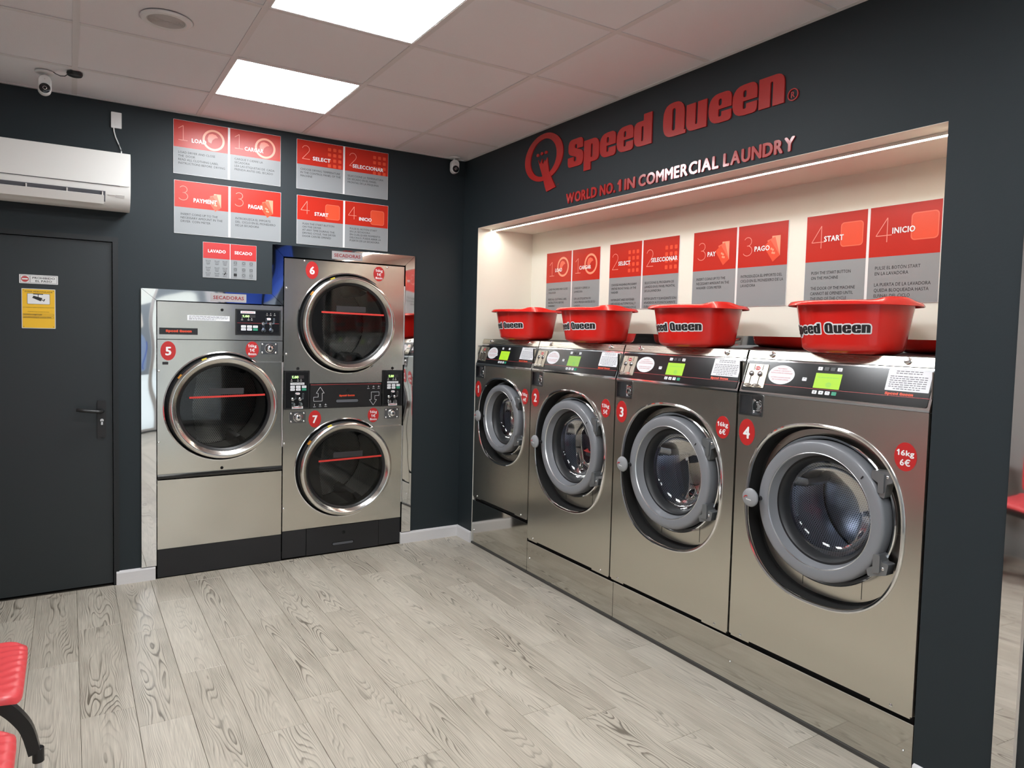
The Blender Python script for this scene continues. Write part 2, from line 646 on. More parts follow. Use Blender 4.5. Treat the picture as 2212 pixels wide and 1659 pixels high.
def glyph(c, res):
    """vertices, triangles, advance of one character (the built-in font's 1 is a bare bar, so it gets a flag)"""
    if (c, res) not in _gc:
        if c == ' ':
            _gc[c, res] = ([], [], .26)
        elif c == '1':
            v = [(.03, .50), (.19, .729), (.285, .729), (.285, 0), (.19, 0), (.19, .575), (.095, .45)]
            t = [(0, 1, 5), (0, 5, 6), (1, 2, 5), (2, 3, 5), (3, 4, 5)]
            _gc[c, res] = (v, t, .42)
        else:
            v, t = _raw(c, res)
            w = max(p[0] for p in _raw('H' + c + 'H', 1)[0]) - max(p[0] for p in _raw('HH', 1)[0])
            _gc[c, res] = (v, t, w)
    return _gc[c, res]


_tc = {}


def strikes(b):
    if b < .015:
        return [(0, 0)]
    return [(0, 0)] + [(b * math.cos(k * PI / 3 + .3), .75 * b * math.sin(k * PI / 3 + .3)) for k in range(6)]


def text2d(s, bold=0.0, res=2):
    key = (s, bold, res)
    if key in _tc:
        return _tc[key]
    V, T = [], []
    x = 0
    for c in s:
        v, t, adv = glyph(c, res)
        for k, (dx, dz) in enumerate(strikes(bold)):
            o = len(V)
            V += [(x + a + dx, b + dz, k * 3e-5) for a, b in v]
            T += [tuple(o + i for i in q) for q in t]
        x += adv + bold * 1.1
    _tc[key] = (V, T)
    return V, T


def put_text(mb, s, x, z, cap, d=0.001, align='L', bold=0.0, w=None, xs=0.92, line=1.5, res=2, shear=0.0):
    """cap = capital height in metres; w = fit the widest line to this width"""
    lines = s.split('\n')
    k = cap / 0.729
    data = [text2d(l, bold, res) if l.strip() else ([], []) for l in lines]
    wid = [max((p[0] for p in v), default=0) for v, _ in data]
    sx = k * xs
    if w:
        sx = w / max(wid)
    for i, (v, t) in enumerate(data):
        if not v:
            continue
        ox = x - {'L': 0, 'C': wid[i] * sx / 2, 'R': wid[i] * sx}[align]
        oz = z - i * cap * line
        mb.flat([(ox + a * sx + b * k * shear, oz + b * k, e) for a, b, e in v], t, d)
    return mb


# ---- heavy slab letters of the wall lettering, the tubs and the name plates (unit: capital height)
def hole(x0, x1, z0, z1, r):
    return rrect(x0, x1, z0, z1, r, 3)


HEAVY = {
    'S': (0.93, rpoly([(0.02, 1.0, .30), (0.90, 1.0, .30), (0.90, .63), (.55, .63), (.55, .80, .05), (.41, .80, .05), (.41, .68, .06),
                       (.93, .50, .22), (.93, 0, .30), (0, 0, .30), (0, .36), (.37, .36), (.37, .19, .05), (.52, .19, .05),
                       (.52, .33, .06), (.02, .50, .22)]), []),
    'p': (0.87, rpoly([(0, .80), (.87, .80, .33), (.87, 0, .33), (.40, 0), (.40, -.27), (0, -.27)]), [hole(.40, .50, .15, .63, .05)]),
    'e': (0.87, rpoly([(0, .82, .40), (.87, .82, .40), (.87, .37), (.38, .37), (.38, .16, .05), (.50, .16, .05), (.50, .29), (.87, .29),
                       (.87, -.01, .36), (0, -.01, .40)]), [hole(.38, .50, .47, .66, .05)]),
    'd': (0.87, rpoly([(.87, 1.0), (.47, 1.0), (.47, .80), (0, .80, .33), (0, 0, .33), (.87, 0)]), [hole(.37, .47, .15, .63, .05)]),
    'Q': (0.97, rpoly([(0, 1.03, .42), (.93, 1.03, .42), (.93, .11), (.99, .11), (.99, 0), (0, 0, .42)]), [hole(.40, .54, .18, .85, .06)]),
    'u': (0.84, rpoly([(0, .80), (.38, .80), (.38, .16, .04), (.47, .16, .04), (.47, .80), (.84, .80), (.84, 0), (0, 0, .28)]), []),
    'n': (0.84, rpoly([(0, 0), (.38, 0), (.38, .64, .04), (.47, .64, .04), (.47, 0), (.84, 0), (.84, .80, .28), (0, .80)]), []),
}
WORDMARK = []          # (letter, x offset in capital heights)
_x = 0
for _c in 'Speed Queen':
    if _c == ' ':
        _x += 0.47
        continue
    WORDMARK.append((_c, _x))
    _x += HEAVY[_c][0] + 0.055
WORD_W = _x - 0.055


def put_wordmark(mb, x, z, w, h, d=0.001):
    kx, kz = w / WORD_W, h
    for c, o in WORDMARK:
        _, out, hs = HEAVY[c]
        mb.shape([(x + (o + a) * kx, z + b * kz) for a, b in out], d, [[(x + (o + a) * kx, z + b * kz) for a, b in q] for q in hs])
    return mb


# ---- objects
def empty(name, loc=(0, 0, 0), rz=0):
    o = bpy.data.objects.new(name, None)
    o.empty_display_size = 0.1
    o.location = loc
    o.rotation_euler = (0, 0, rz)
    COL.objects.link(o)
    return o


def tag(o, label, cat, group=None):
    o['label'] = label
    o['category'] = cat
    if group:
        o['group'] = group
    return o


def thing(name, label, cat, loc=(0, 0, 0), rz=0, group=None):
    return tag(empty(name, loc, rz), label, cat, group)


def struct(o):
    o['kind'] = 'structure'
    return o


RZ = -PI / 2         # front frame of the right hand wall: x runs towards the camera, y into the wall

# ================================================================ ROOM SHELL
XL, YF = -3.25, -6.2
DEPTH = 0.445        # depth of the washer alcove
AY0, AY1 = 0.213, 3.295   # alcove from the back wall, measured along the right wall
AZ = 2.18

# floor with single planks
fl = struct(MB().box(XL - 0.1, 0.80, YF - 0.1, 0.90, -0.06, -0.004).build('floor', M['joint']))
OFF = {13: .06, 12: .598, 11: .762, 10: .40, 9: .13, 8: .855, 7: .535, 6: .05, 5: .25, 4: .489, 3: .622, 2: .004, 1: .439, 0: .25,
       14: .33, 15: .70, 16: .12, 17: .50}
plank_cache = {}


def plank_mesh(w, l):
    key = (round(w, 4), round(l, 4))
    if key not in plank_cache:
        mb = MB()
        g, c = 0.0006, 0.0012
        lo = [[(-w / 2 + q, -l / 2 + q, z), (w / 2 - q, -l / 2 + q, z), (w / 2 - q, l / 2 - q, z), (-w / 2 + q, l / 2 - q, z)]
              for q, z in ((g, -0.004), (g, -0.0010), (g + c, 0.0))]
        mb.loft(lo, True, True)
        o = mb.build('plank', M['floor'], smooth=0)
        plank_cache[key] = o.data
        bpy.data.objects.remove(o)
    return plank_cache[key]


for k in range(18):
    x0, x1 = -0.18 * (k + 1), -0.18 * k
    y = 0.0
    cuts = [0.0]
    q = OFF[k] if OFF[k] > 0.02 else OFF[k] + 0.9
    while q < -YF:
        cuts.append(q)
        q += 0.9
    cuts.append(-YF)
    for a, b in zip(cuts, cuts[1:]):
        if b - a < 0.02:
            continue
        o = bpy.data.objects.new('plank', plank_mesh(0.18, b - a))
        COL.objects.link(o)
        o.parent = fl
        o.location = ((x0 + x1) / 2, -(a + b) / 2, 0)

# back wall, with openings for the door and the dryers
DOOR = (-3.02, -2.135, 1.94)
wb = MB()
outer = [(XL - 0.1, -0.02), (DOOR[0], -0.02), (DOOR[0], DOOR[2]), (DOOR[1], DOOR[2]), (DOOR[1], -0.02), (-1.99, -0.02), (-1.99, 1.64),
         (-1.29, 1.64), (-1.29, 1.945), (-0.405, 1.945), (-0.405, -0.02), (0.0, -0.02), (0.0, H + 0.05), (XL - 0.1, H + 0.05)]
wb.slab(outer, 0, 0.10)
struct(wb.build('wall_back', M['navy'], smooth=0))
# right wall with the washer alcove cut out (built in its own front frame, x = distance from the back wall)
wr = MB()
outer = [(0, -0.02), (AY0 - .0015, -0.02), (AY0 - .0015, AZ + .0015), (AY1 + .0015, AZ + .0015), (AY1 + .0015, -0.02), (6.3, -0.02), (6.3, H + 0.05), (0, H + 0.05)]
wr.slab(outer, 0, 0.10)
o = struct(wr.build('wall_right', M['navy'], smooth=0))
o.rotation_euler = (0, 0, RZ)
# alcove lining: sides, soffit, back panel
o = struct(MB().box(AY0 - 0.0015, AY0, 0.0, 0.60, 0, AZ + 0.0015).build('trim_1', M['cream'], smooth=0))
o.rotation_euler = (0, 0, RZ)
o = struct(MB().box(AY1, AY1 + 0.0014, 0.014, 0.60, 0, AZ + 0.0015).build('trim_2', M['cream'], smooth=0))
o.rotation_euler = (0, 0, RZ)
o = struct(MB().box(AY0, AY1, 0.0, 0.60, AZ, AZ + 0.0015).build('trim_3', M['cream'], smooth=0))
o.rotation_euler = (0, 0, RZ)
o = struct(MB().box(AY0, AY1, DEPTH, DEPTH + 0.02, 1.487, AZ).build('wall_alcove', M['cream'], smooth=0))
o.rotation_euler = (0, 0, RZ)
o = struct(MB().box(AY0, AY1, DEPTH + 0.024, DEPTH + 0.04, 0.0, 1.52).build('trim_4', M['mirror'], smooth=0))
o.rotation_euler = (0, 0, RZ)
struct(MB().box(XL - 0.1, XL, YF - 0.1, 0.88, -0.02, H + 0.06).build('wall_left', M['wall_grey'], smooth=0))
struct(MB().box(XL, 0.78, 0.80, 0.88, -0.02, H + 0.06).build('wall_lightblock_back', M['plenum'], smooth=0))  # unseen wall added behind the dryers to stop sky light leaking in
struct(MB().box(0.70, 0.78, YF - 0.1, 0.80, -0.02, H + 0.06).build('wall_lightblock_right', M['plenum'], smooth=0))  # likewise added out of view, keeps sky light out behind the alcove

# front wall: shop window with mullions
wf = MB()
wf.slab([(XL, -0.02), (0, -0.02), (0, H + 0.05), (XL, H + 0.05)], YF, YF - 0.12, [rect(XL + 0.15, -0.52, 0.04, 2.42)])
struct(wf.build('wall_front', M['navy'], smooth=0))
win = struct(empty('window_1', (0, YF - 0.06, 0)))
mb = MB()
for x in (XL + 0.18, -2.25, -1.36, -0.55):
    mb = MB().box(x - 0.03, x + 0.03, -0.03, 0.03, 0.04, 2.42)
    mb.build('mullion', M['alu'], win, 0)
for z in (0.07, 2.39):
    MB().box(XL + 0.15, -0.52, -0.028, 0.028, z - 0.03, z + 0.03).build('rail', M['alu'], win, 0)
for a, b in ((XL + 0.21, -2.28), (-2.22, -1.39), (-1.33, -0.58)):
    MB().box(a, b, -0.004, 0.004, 0.10, 2.36).build('pane', M['pane'], win, 0)
struct(MB().box(-16, 12, -24, YF - 0.1, -0.10, -0.03).build('ground', M['street'], smooth=0))
fac = tag(MB().box(-14, 10, -21.0, -20.5, -0.03, 7.5).build('street_facade', M['facade'], smooth=0),
          'pale building facade across the street, mirrored in the polished steel', 'building')

# ceiling: slab, tiles, tee grid
ce = struct(MB().box(XL - 0.1, 0.80, YF - 0.1, 0.90, H + 0.06, H + 0.10).build('ceiling', M['plenum'], smooth=0))
GX = [-0.535 - 0.6 * i for i in range(5)]          # -0.535 ... -2.935
GY = [-0.48 - 0.6 * i for i in range(10)]          # -0.48 ... -5.88
xs = [0.0] + GX + [XL]
ys = [0.0] + GY + [YF]
LIGHTS = {(2, 1), (2, 3), (2, 6), (2, 8)}
tile_cache = {}
for i in range(len(xs) - 1):
    for j in range(len(ys) - 1):
        if (i, j) in LIGHTS:
            continue
        x1, x0 = xs[i], xs[i + 1]
        y1, y0 = ys[j], ys[j + 1]
        w, l = x1 - x0, y1 - y0
        key = (round(w, 3), round(l, 3))
        if key not in tile_cache:
            t = MB().box(-w / 2 + 0.0004, w / 2 - 0.0004, -l / 2 + 0.0004, l / 2 - 0.0004, 0.002, 0.016).build('ceiling_tile', M['tile'], smooth=0)
            tile_cache[key] = t.data
            bpy.data.objects.remove(t)
        t = bpy.data.objects.new('ceiling_tile', tile_cache[key])
        COL.objects.link(t)
        t.parent = ce
        t.location = ((x0 + x1) / 2, (y0 + y1) / 2, H + 0.0017 + random.uniform(0, 0.0012))
for x in GX:
    MB().box(x - 0.012, x + 0.012, YF, 0, H, H + 0.0035).build('grid_tee', M['tee'], ce, 0)
for j, y in enumerate(GY):
    for a, b in zip(xs, xs[1:]):
        MB().box(b + 0.012, a - 0.012, y - 0.012, y + 0.012, H + 0.0004, H + 0.0035).build('grid_tee', M['tee'], ce, 0)
for args in ((XL, 0, -0.02, 0), (XL, 0, YF, YF + 0.02)):
    MB().box(args[0], args[1], args[2], args[3], H - 0.001, H + 0.0035).build('wall_angle', M['tee'], ce, 0)
for a, b in ((-0.02, 0), (XL, XL + 0.02)):
    MB().box(a, b, YF, 0, H - 0.001, H + 0.0035).build('wall_angle', M['tee'], ce, 0)

LAMPNAME = {1: 'square ceiling light panel nearer the back wall and the dryers',
            3: 'large bright ceiling light panel cut off by the top of the frame',
            6: 'ceiling light panel behind the camera, third from the back wall', 8: 'ceiling light panel closest to the shop window'}
for (i, j) in sorted(LIGHTS):
    x1, x0, y1, y0 = xs[i], xs[i + 1], ys[j], ys[j + 1]
    t = thing('ceiling_light', LAMPNAME[j], 'ceiling light', ((x0 + x1) / 2, (y0 + y1) / 2, H), 0, 'recessed ceiling light panels')
    hw = 0.283
    mb = MB()
    for a in ((-.298, -hw, -.298, .298), (hw, .298, -.298, .298), (-hw, hw, -.298, -hw), (-hw, hw, hw, .298)):
        mb.box(a[0], a[1], a[2], a[3], 0.001, 0.014)
    mb.build('frame', M['tee'], t, 0)
    MB().box(-hw, hw, -hw, hw, 0.003, 0.010).build('diffuser', M['lamp'], t, 0)

# skirting boards
def skirting(name, loc, rz, length, mitre0=0, mitre1=0):
    mb = MB()
    pr = [(0, 0), (-0.013, 0), (-0.013, 0.066), (-0.010, 0.074), (0, 0.078)]
    mb.loft([[(0 + mitre0 * -y, y, z) for y, z in pr], [(length - mitre1 * -y, y, z) for y, z in pr]], True, True)
    o = struct(mb.build(name, M['skirting'], smooth=0))
    o.location = loc
    o.rotation_euler = (0, 0, rz)
    return o


b = skirting('baseboard_back_left', (-2.150, 0, 0), 0, 0.196)
b = skirting('baseboard_back_right', (-0.447, 0, 0), 0, 0.447, 0, 1)
b = skirting('baseboard_right', (0, 0, 0), RZ, 0.209, 1, 0)
b = skirting('baseboard_right_pier', (0, -3.302, 0), RZ, 0.215)

# ================================================================ DOOR
d1 = struct(empty('door_1', (0, 0, 0)))
mb = MB()
mb.slab([(DOOR[0], 0), (DOOR[0], DOOR[2]), (DOOR[1], DOOR[2]), (DOOR[1], 0), (DOOR[1] - 0.027, 0), (DOOR[1] - 0.027, DOOR[2] - 0.027),
         (DOOR[0] + 0.027, DOOR[2] - 0.027), (DOOR[0] + 0.027, 0)], -0.006, 0.09)
mb.build('door_frame', M['navy_frame'], d1, 0)
MB().box(DOOR[0] + 0.030, DOOR[1] - 0.030, 0.012, 0.052, 0.012, DOOR[2] - 0.030).build('door_leaf', M['navy_door'], d1, 0)
MB().box(DOOR[0] + 0.02, DOOR[1] - 0.02, 0.056, 0.09, 0.0, DOOR[2]).build('door_backing', M['void'], d1, 0)
MB().slab(rrect(-2.238, -2.196, 0.838, 1.042, 0.006), 0.003, 0.012).build('handle_plate', M['black'], d1)
mb = MB().tube([(-2.214, 0.004, 0.985), (-2.214, -0.032, 0.985), (-2.220, -0.045, 0.985), (-2.235, -0.050, 0.986), (-2.30, -0.050, 0.994),
                (-2.322, -0.050, 0.997), (-2.333, -0.044, 0.998)], 0.0095, 12)
mb.build('lever', M['black'], d1)
mb = MB()
mb.slab(ellipse(-2.216, 0.933, 0.0085, 0.0085, 20), -0.001, 0.004).slab(rect(-2.2205, -2.2115, 0.908, 0.930), -0.001, 0.004)
mb.build('key_cylinder', M['alu'], d1)

# signs on the door leaf (leaf face at y = 0.012)
t = thing('no_entry_sign', 'small silver PROHIBIDO EL PASO plate on the dark door', 'sign', (-2.583, 0.0115, 1.665))
MB().slab(rrect(0, 0.169, 0, 0.046, 0.002), -0.003, 0).build('plate', M['white'], t)
mb = MB()
for r0, r1 in ((rect(.005, .044, .004, .042), rect(.0062, .0428, .0052, .0408)), (rect(.047, .164, .004, .042), rect(.0482, .1628, .0052, .0408))):
    mb.shape(r0, .0036, [r1[::-1]])
put_text(mb, 'PROHIBIDO', .1055, .0255, .0105, .0036, 'C', 0.02, w=.099)
put_text(mb, 'EL PASO', .1055, .0095, .0105, .0036, 'C', 0.02, w=.073)
mb.build('lettering', M['ink'], t, 0)
MB().shape(ellipse(.0245, .023, .0165, .0155, 28), .0036).build('no_entry_disc', M['ink_red'], t, 0)
MB().shape(rect(.012, .037, .0195, .0265), .0041).build('white_bar', M['white'], t, 0)

t = thing('cctv_sign', 'yellow ZONA VIDEOVIGILADA camera notice on the dark door', 'sign', (-2.574, 0.0115, 1.431))
MB().slab(rrect(0, 0.148, 0, 0.208, 0.003), -0.003, 0).build('plate', M['alu'], t)
MB().shape(rrect(.003, .145, .003, .205, .003), .0034).build('yellow_field', M['yellow'], t, 0)
MB().shape(rrect(.024, .124, .127, .183, .004), .0038).build('picture_border', M['ink'], t, 0)
MB().shape(rrect(.0255, .1225, .1285, .1815, .003), .0042).build('picture_field', M['white'], t, 0)
mb = MB()
mb.shape([(.046, .160), (.052, .171), (.091, .160), (.083, .143)], .0046)
mb.shape([(.086, .148), (.090, .153), (.094, .1515), (.091, .146)], .0046)
mb.shape([(.093, .145), (.098, .156), (.103, .154), (.097, .142)], .0046)
mb.shape(rect(.050, .094, .178, .182), .0046).shape(rect(.0705, .0735, .158, .179), .0046)
put_text(mb, 'ZONA VIDEOVIGILADA', .074, .1885, .0088, .0040, 'C', 0.01, w=.122)
put_text(mb, 'LEY ORGANICA 15/1999, DE PROTECCION DE DATOS', .074, .1085, .0034, .0040, 'C', w=.136)
put_text(mb, 'PUEDE EJERCITAR SUS DERECHOS ANTE:', .074, .0860, .0032, .0040, 'C', w=.094)
for z in (.068, .054):
    mb.shape(rect(.006, .140, z, z + .009), .0040, [rect(.0068, .1392, z + .0008, z + .0082)[::-1]])
random.seed(3)
for z, n in ((.0705, 9), (.0565, 12)):
    x = .009
    for k in range(n):
        w = random.uniform(.005, .011)
        pts = [(x + w * i / 6, z + .002 + .0022 * math.sin(i * 2.1 + k)) for i in range(7)]
        mb.shape(ribbon(pts, .0016), .0044)
        x += w + .0015
for x, z in ((.009, .199), (.139, .199), (.009, .009), (.139, .009)):
    mb.shape(ellipse(x, z, .0018, .0018, 10), .0042)
mb.build('lettering', M['ink'], t, 0)

# ================================================================ INSTRUCTION SIGNS
NUM = {
    '1': [[(0, .78), (.30, 1.0), (.30, 0)], [(0.0, 0), (.58, 0)]],
    '2': [arc(.29, .72, .27, .27, 165, -10, 14) + [(.50, .55), (.02, 0), (.60, 0)]],
    '3': [arc(.27, .76, .25, .23, 150, -80, 14) + [(.22, .53)], arc(.25, .27, .31, .27, 88, -150, 16)],
    '4': [[(.48, 0), (.48, 1.0), (0, .28), (.68, .28)]],
}


def numeral(mb, c, x, z, h, d, sw):
    for st in NUM[c]:
        for a, b in zip(st, st[1:]):
            mb.shape(ribbon([(x + a[0] * h, z + a[1] * h), (x + b[0] * h, z + b[1] * h)], sw), d)


def icon_drum(t, cx, cz, r, d):
    MB().shape(ellipse(cx, cz, r, r), d, [ellipse(cx, cz, r * .80, r * .80)[::-1]]).build('icon_ring', M['icon3'], t, 0)
    out = [(cx - r * .55, cz + r * .12), (cx - r * .42, cz + r * .5), (cx - r * .12, cz + r * .62), (cx + r * .22, cz + r * .52),
           (cx + r * .40, cz + r * .30), (cx + r * .12, cz + r * .22), (cx - r * .10, cz + r * .02), (cx - r * .22, cz - r * .32),
           (cx - r * .48, cz - r * .2)]
    MB().shape(out, d).build('icon_garment', M['icon'], t, 0)


def icon_keys(t, cx, cz, s, d):
    mb = MB()
    for i in range(3):
        for j in range(4):
            mb.shape(rrect(cx + i * s - .3 * s, cx + i * s + .3 * s, cz - j * s - .3 * s, cz - j * s + .3 * s, .1 * s, 2), d)
    mb.build('icon_keypad', M['icon2'], t, 0)


def icon_notes(t, cx, cz, h, d):
    w = h * .5
    for k, (ang, m) in enumerate(((0, 'icon3'), (18, 'icon'), (36, 'icon2'))):
        a = math.radians(ang)
        px, pz = cx + w * .5, cz - h * .5
        pts = [(px + (x * math.cos(a) - z * math.sin(a)), pz + (x * math.sin(a) + z * math.cos(a)))
               for x, z in ((-w, 0), (0, 0), (0, h), (-w, h))]
        MB().shape(pts, d + k * .0004).build('icon_banknote', M[m], t, 0)
    mb = MB()
    for x, z in ((-.52, .36), (-.33, .30), (-.38, .16), (-.18, .14)):
        mb.shape(ellipse(cx + w * x, cz - h * .5 + h * z, h * .06, h * .06, 14), d + .0016)
    mb.build('icon_coins', M['icon3'], t, 0)


def icon_button(t, cx, cz, s, d):
    MB().shape(rrect(cx - s, cx + s, cz - s, cz + s, s * .3), d).build('icon_button', M['icon2'], t, 0)
    MB().shape(rrect(cx - s, cx + s, cz - s, cz + s, s * .3), d + .0004,
               [rrect(cx - s * .92, cx + s * .92, cz - s * .92, cz + s * .92, s * .25)[::-1]]).build('icon_outline', M['icon'], t, 0)


def sign(loc, rz, w, h, redh, label, num, kind, left, right, group, cap):
    """left/right: heading, heading x, heading z, text, text x, text top z, icon centre and size"""
    t = thing('instruction_sign', label, 'sign', loc, rz, group)
    g = 0.006
    MB().slab(rect(0, w, 0, h), -0.004, -0.0002).build('board', M['white_sign'], t, 0)
    mid = w / 2
    for x0, x1 in ((0.0015, mid - g), (mid + g, w - 0.0015)):
        MB().shape(rect(x0, x1, h - redh, h - 0.0015), 0.0046).build('red_field', M['red'], t, 0)
        MB().shape(rect(x0, x1, 0.0015, h - redh), 0.0046).build('grey_field', M['grey_sign'], t, 0)
    for ox, s in ((0, left), (mid + g, right)):
        ic = s['icon']
        {'drum': icon_drum, 'keys': icon_keys, 'notes': icon_notes, 'button': icon_button}[kind](t, ox + ic[0], ic[1], ic[2], 0.0050)
        mb = MB()
        numeral(mb, num, ox + s['num'][0], s['num'][1], s['num'][2], 0.0050, 0.0030)
        mb.build('numeral', M['thin'], t, 0)
        put_text(MB(), s['head'][0], ox + s['head'][1], s['head'][2], s['head'][4] if len(s['head']) > 4 else cap * 1.85, 0.0070, 'L', 0.035,
                 w=s['head'][3]).build('heading', M['white_sign'], t, 0)
        tx = s['text']
        put_text(MB(), tx[0], ox + tx[1], tx[2], cap, 0.0054, 'L', 0.004, w=tx[3], line=1.62).build('lettering', M['ink'], t, 0)


BG = 'dryer instruction signs on the back wall'
sign((-1.861, 0, 2.329), 0, .592, .302, .152, 'dryer sign LOAD / CARGAR, upper left of the four above the dryers', '1', 'drum',
     dict(num=(.026, .190, .082), head=('LOAD', .094, .184, .078), icon=(.212, .214, .060),
          text=('LOAD DRYER AND CLOSE\nTHE  DOOR\nREAD ALL CLOTHING LABEL\nINSTRUCTIONS BEFORE  DRYING', .024, .116, .250)),
     dict(num=(.026, .190, .082), head=('CARGAR', .080, .184, .108), icon=(.199, .214, .060),
          text=('CARGUE Y CIERRE LA\nSECADORA\nLEA LAS ETIQUETAS DE  CADA\nPRENDA ANTES DEL SECADO', .024, .122, .230)), BG, .0125)
sign((-1.857, 0, 1.992), 0, .592, .300, .150, 'dryer sign PAYMENT / PAGAR, lower left of the four above the dryers', '3', 'notes',
     dict(num=(.026, .190, .080), head=('PAYMENT', .100, .184, .126), icon=(.230, .205, .078),
          text=('INSERT COINS UP TO THE\nNECESSARY AMOUNT IN THE\nDRYER  COIN METER', .033, .106, .224)),
     dict(num=(.026, .190, .080), head=('PAGAR', .098, .184, .086), icon=(.222, .204, .082),
          text=('INTRODUZCA EL IMPORTE\nDEL  CICLO EN EL MONEDERO\nDE LA SECADORA', .026, .112, .232)), BG, .0125)
sign((-1.172, 0, 2.332), 0, .597, .302, .151, 'dryer sign SELECT / SELECCIONAR, upper right of the four above the dryers', '2', 'keys',
     dict(num=(.032, .186, .082), head=('SELECT', .098, .184, .112), icon=(.204, .266, .0335),
          text=('CHOOSE DRYING TEMPERATURE\nIN THE CONTROL PANEL OF THE\nMACHINE', .022, .116, .255)),
     dict(num=(.028, .186, .082), head=('SELECCIONAR', .050, .176, .208), icon=(.198, .262, .0335),
          text=('SELECCIONE LA TEMPERATURA\nDE SECADO EN EL PANEL\nFRONTAL DE LA MÁQUINA', .018, .116, .242)), BG, .0125)
sign((-1.168, 0, 1.992), 0, .598, .300, .150, 'dryer sign START / INICIO, lower right of the four, just above the tall dryer', '4', 'button',
     dict(num=(.024, .188, .080), head=('START', .108, .184, .088), icon=(.224, .215, .047),
          text=('PUSH THE START BUTTON\nON THE DRYER\nAT ANY TIME DURING THE\nDRYING CYCLE, THE DRYER\nDOOR CAN BE OPENED', .034, .122, .212)),
     dict(num=(.022, .188, .080), head=('INICIO', .092, .184, .086), icon=(.218, .212, .047),
          text=('PULSE EL BOTÓN START\nEN LA SECADORA\nEN CUALQUIER MOMENTO\nDELCICLO, PUEDE ABRIR LA\nPUERTA DE LA SECADORA', .032, .122, .212)), BG, .0118)

# care label sign
t = thing('care_symbol_sign', 'small LAVADO / SECADO laundry symbol sign above the single dryer', 'sign', (-1.705, 0, 1.750))
MB().slab(rect(0, .298, 0, .205), -0.004, -0.0002).build('board', M['white_sign'], t, 0)
for x0, x1 in ((.001, .1475), (.1505, .297)):
    MB().shape(rect(x0, x1, .112, .204), .0046).build('red_field', M['sticker'], t, 0)
    MB().shape(rect(x0, x1, .001, .112), .0046).build('grey_field', M['grey_sign'], t, 0)
mb = MB()
put_text(mb, 'LAVADO', .075, .147, .0180, .0052, 'C', 0.03, w=.098)
put_text(mb, 'SECADO', .223, .147, .0180, .0052, 'C', 0.03, w=.100)
mb.build('heading', M['white_sign'], t, 0)
mb = MB()
for j, z in enumerate((.094, .055, .023)):
    for i, x in enumerate((.028, .076, .120)):
        c = [(x - .012, z + .008), (x - .008, z - .008), (x + .008, z - .008), (x + .012, z + .008)]
        mb.shape(ribbon(c, .0016), .0052)
        mb.shape(ribbon([(x - .010, z + .004), (x + .010, z + .004)], .0014), .0052)
        mb.shape(ellipse(x, z - .002, .0022, .0022, 8), .0054)
        for q in range(2 if j < 2 else 1):
            mb.shape(rect(x - .011 + q * .003, x + .011 - q * .003, z - .014 - q * .004, z - .0125 - q * .004), .0052)
    for i, x in enumerate((.178, .225, .268)):
        if i == 0 and j == 2:
            mb.shape(rrect(x - .009, x + .009, z - .008, z + .010, .002, 2), .0052)
        else:
            mb.shape(rrect(x - .009, x + .009, z - .008, z + .010, .002, 2), .0052, [rrect(x - .0076, x + .0076, z - .0066, z + .0086, .001, 2)[::-1]])
            mb.shape(ellipse(x, z + .001, .0062, .0062, 16), .0052, [ellipse(x, z + .001, .0046, .0046, 16)[::-1]])
            if j == 1:
                mb.shape(ellipse(x, z + .001, .0016, .0016, 8), .0052)
        mb.shape(rect(x - .010, x + .010, z - .0150, z - .0136), .0052)
mb.shape(ribbon([(.116, .020), (.122, .030), (.126, .034)], .006), .0056)
mb.build('care_symbols', M['ink'], t, 0)['kind'] = 'stuff'

# signs in the alcove (right wall frame; x = distance from the back wall)
AG = 'washer instruction signs on the alcove wall'
AS = dict(rz=RZ, w=.592, h=.395, redh=.205)


def asign(y, *a):
    sign((DEPTH, -y, 1.632), RZ, .592, .395, .205, *a)


asign(.408, 'washer sign LOAD / CARGAR, leftmost in the lit alcove above washer 1', '1', 'drum',
      dict(num=(.040, .236, .095), head=('LOAD', .108, .262, .080, .024), icon=(.195, .292, .066),
           text=('LOAD MACHINE AND CLOSE\nTHE DOOR\n\nREAD ALL CLOTHING LABEL\nINSTRUCTIONS BEFORE\nWASHING', .032, .138, .222)),
      dict(num=(.034, .240, .095), head=('CARGAR', .078, .262, .122, .024), icon=(.195, .292, .066),
           text=('CARGUE Y CIERRE LA\nLAVADORA\n\nLEA LAS ETIQUETAS DE\nCADA PRENDA ANTES DE SU\nLAVADO', .026, .136, .224)), AG, .0140)
asign(1.092, 'washer sign SELECT / SELECCIONAR, second from the left in the alcove', '2', 'keys',
      dict(num=(.026, .240, .095), head=('SELECT', .086, .262, .108, .024), icon=(.184, .335, .036),
           text=('CHOOSE WASHING PROGRAM\nONTHE FRONT PANEL OF THE\nWASHER\n\nDETERGENT AND SOFTENER\nARE ADDED AUTOMATICALLY\nDURING THE WASHING CYCLE', .024, .140, .232)),
      dict(num=(.030, .240, .095), head=('SELECCIONAR', .072, .262, .208, .024), icon=(.192, .335, .036),
           text=('SELECCIONE EL PROGRAMA DE\nLAVADO EN EL PANEL FRONTAL\nDE LA LAVADORA\n\nDETERGENTE Y SUAVIZANTE SON\nAÑADIDOS AUTOMÁTICAMENTE\nDURANTE EL CICLO DE LAVADO', .020, .140, .258)), AG, .0140)
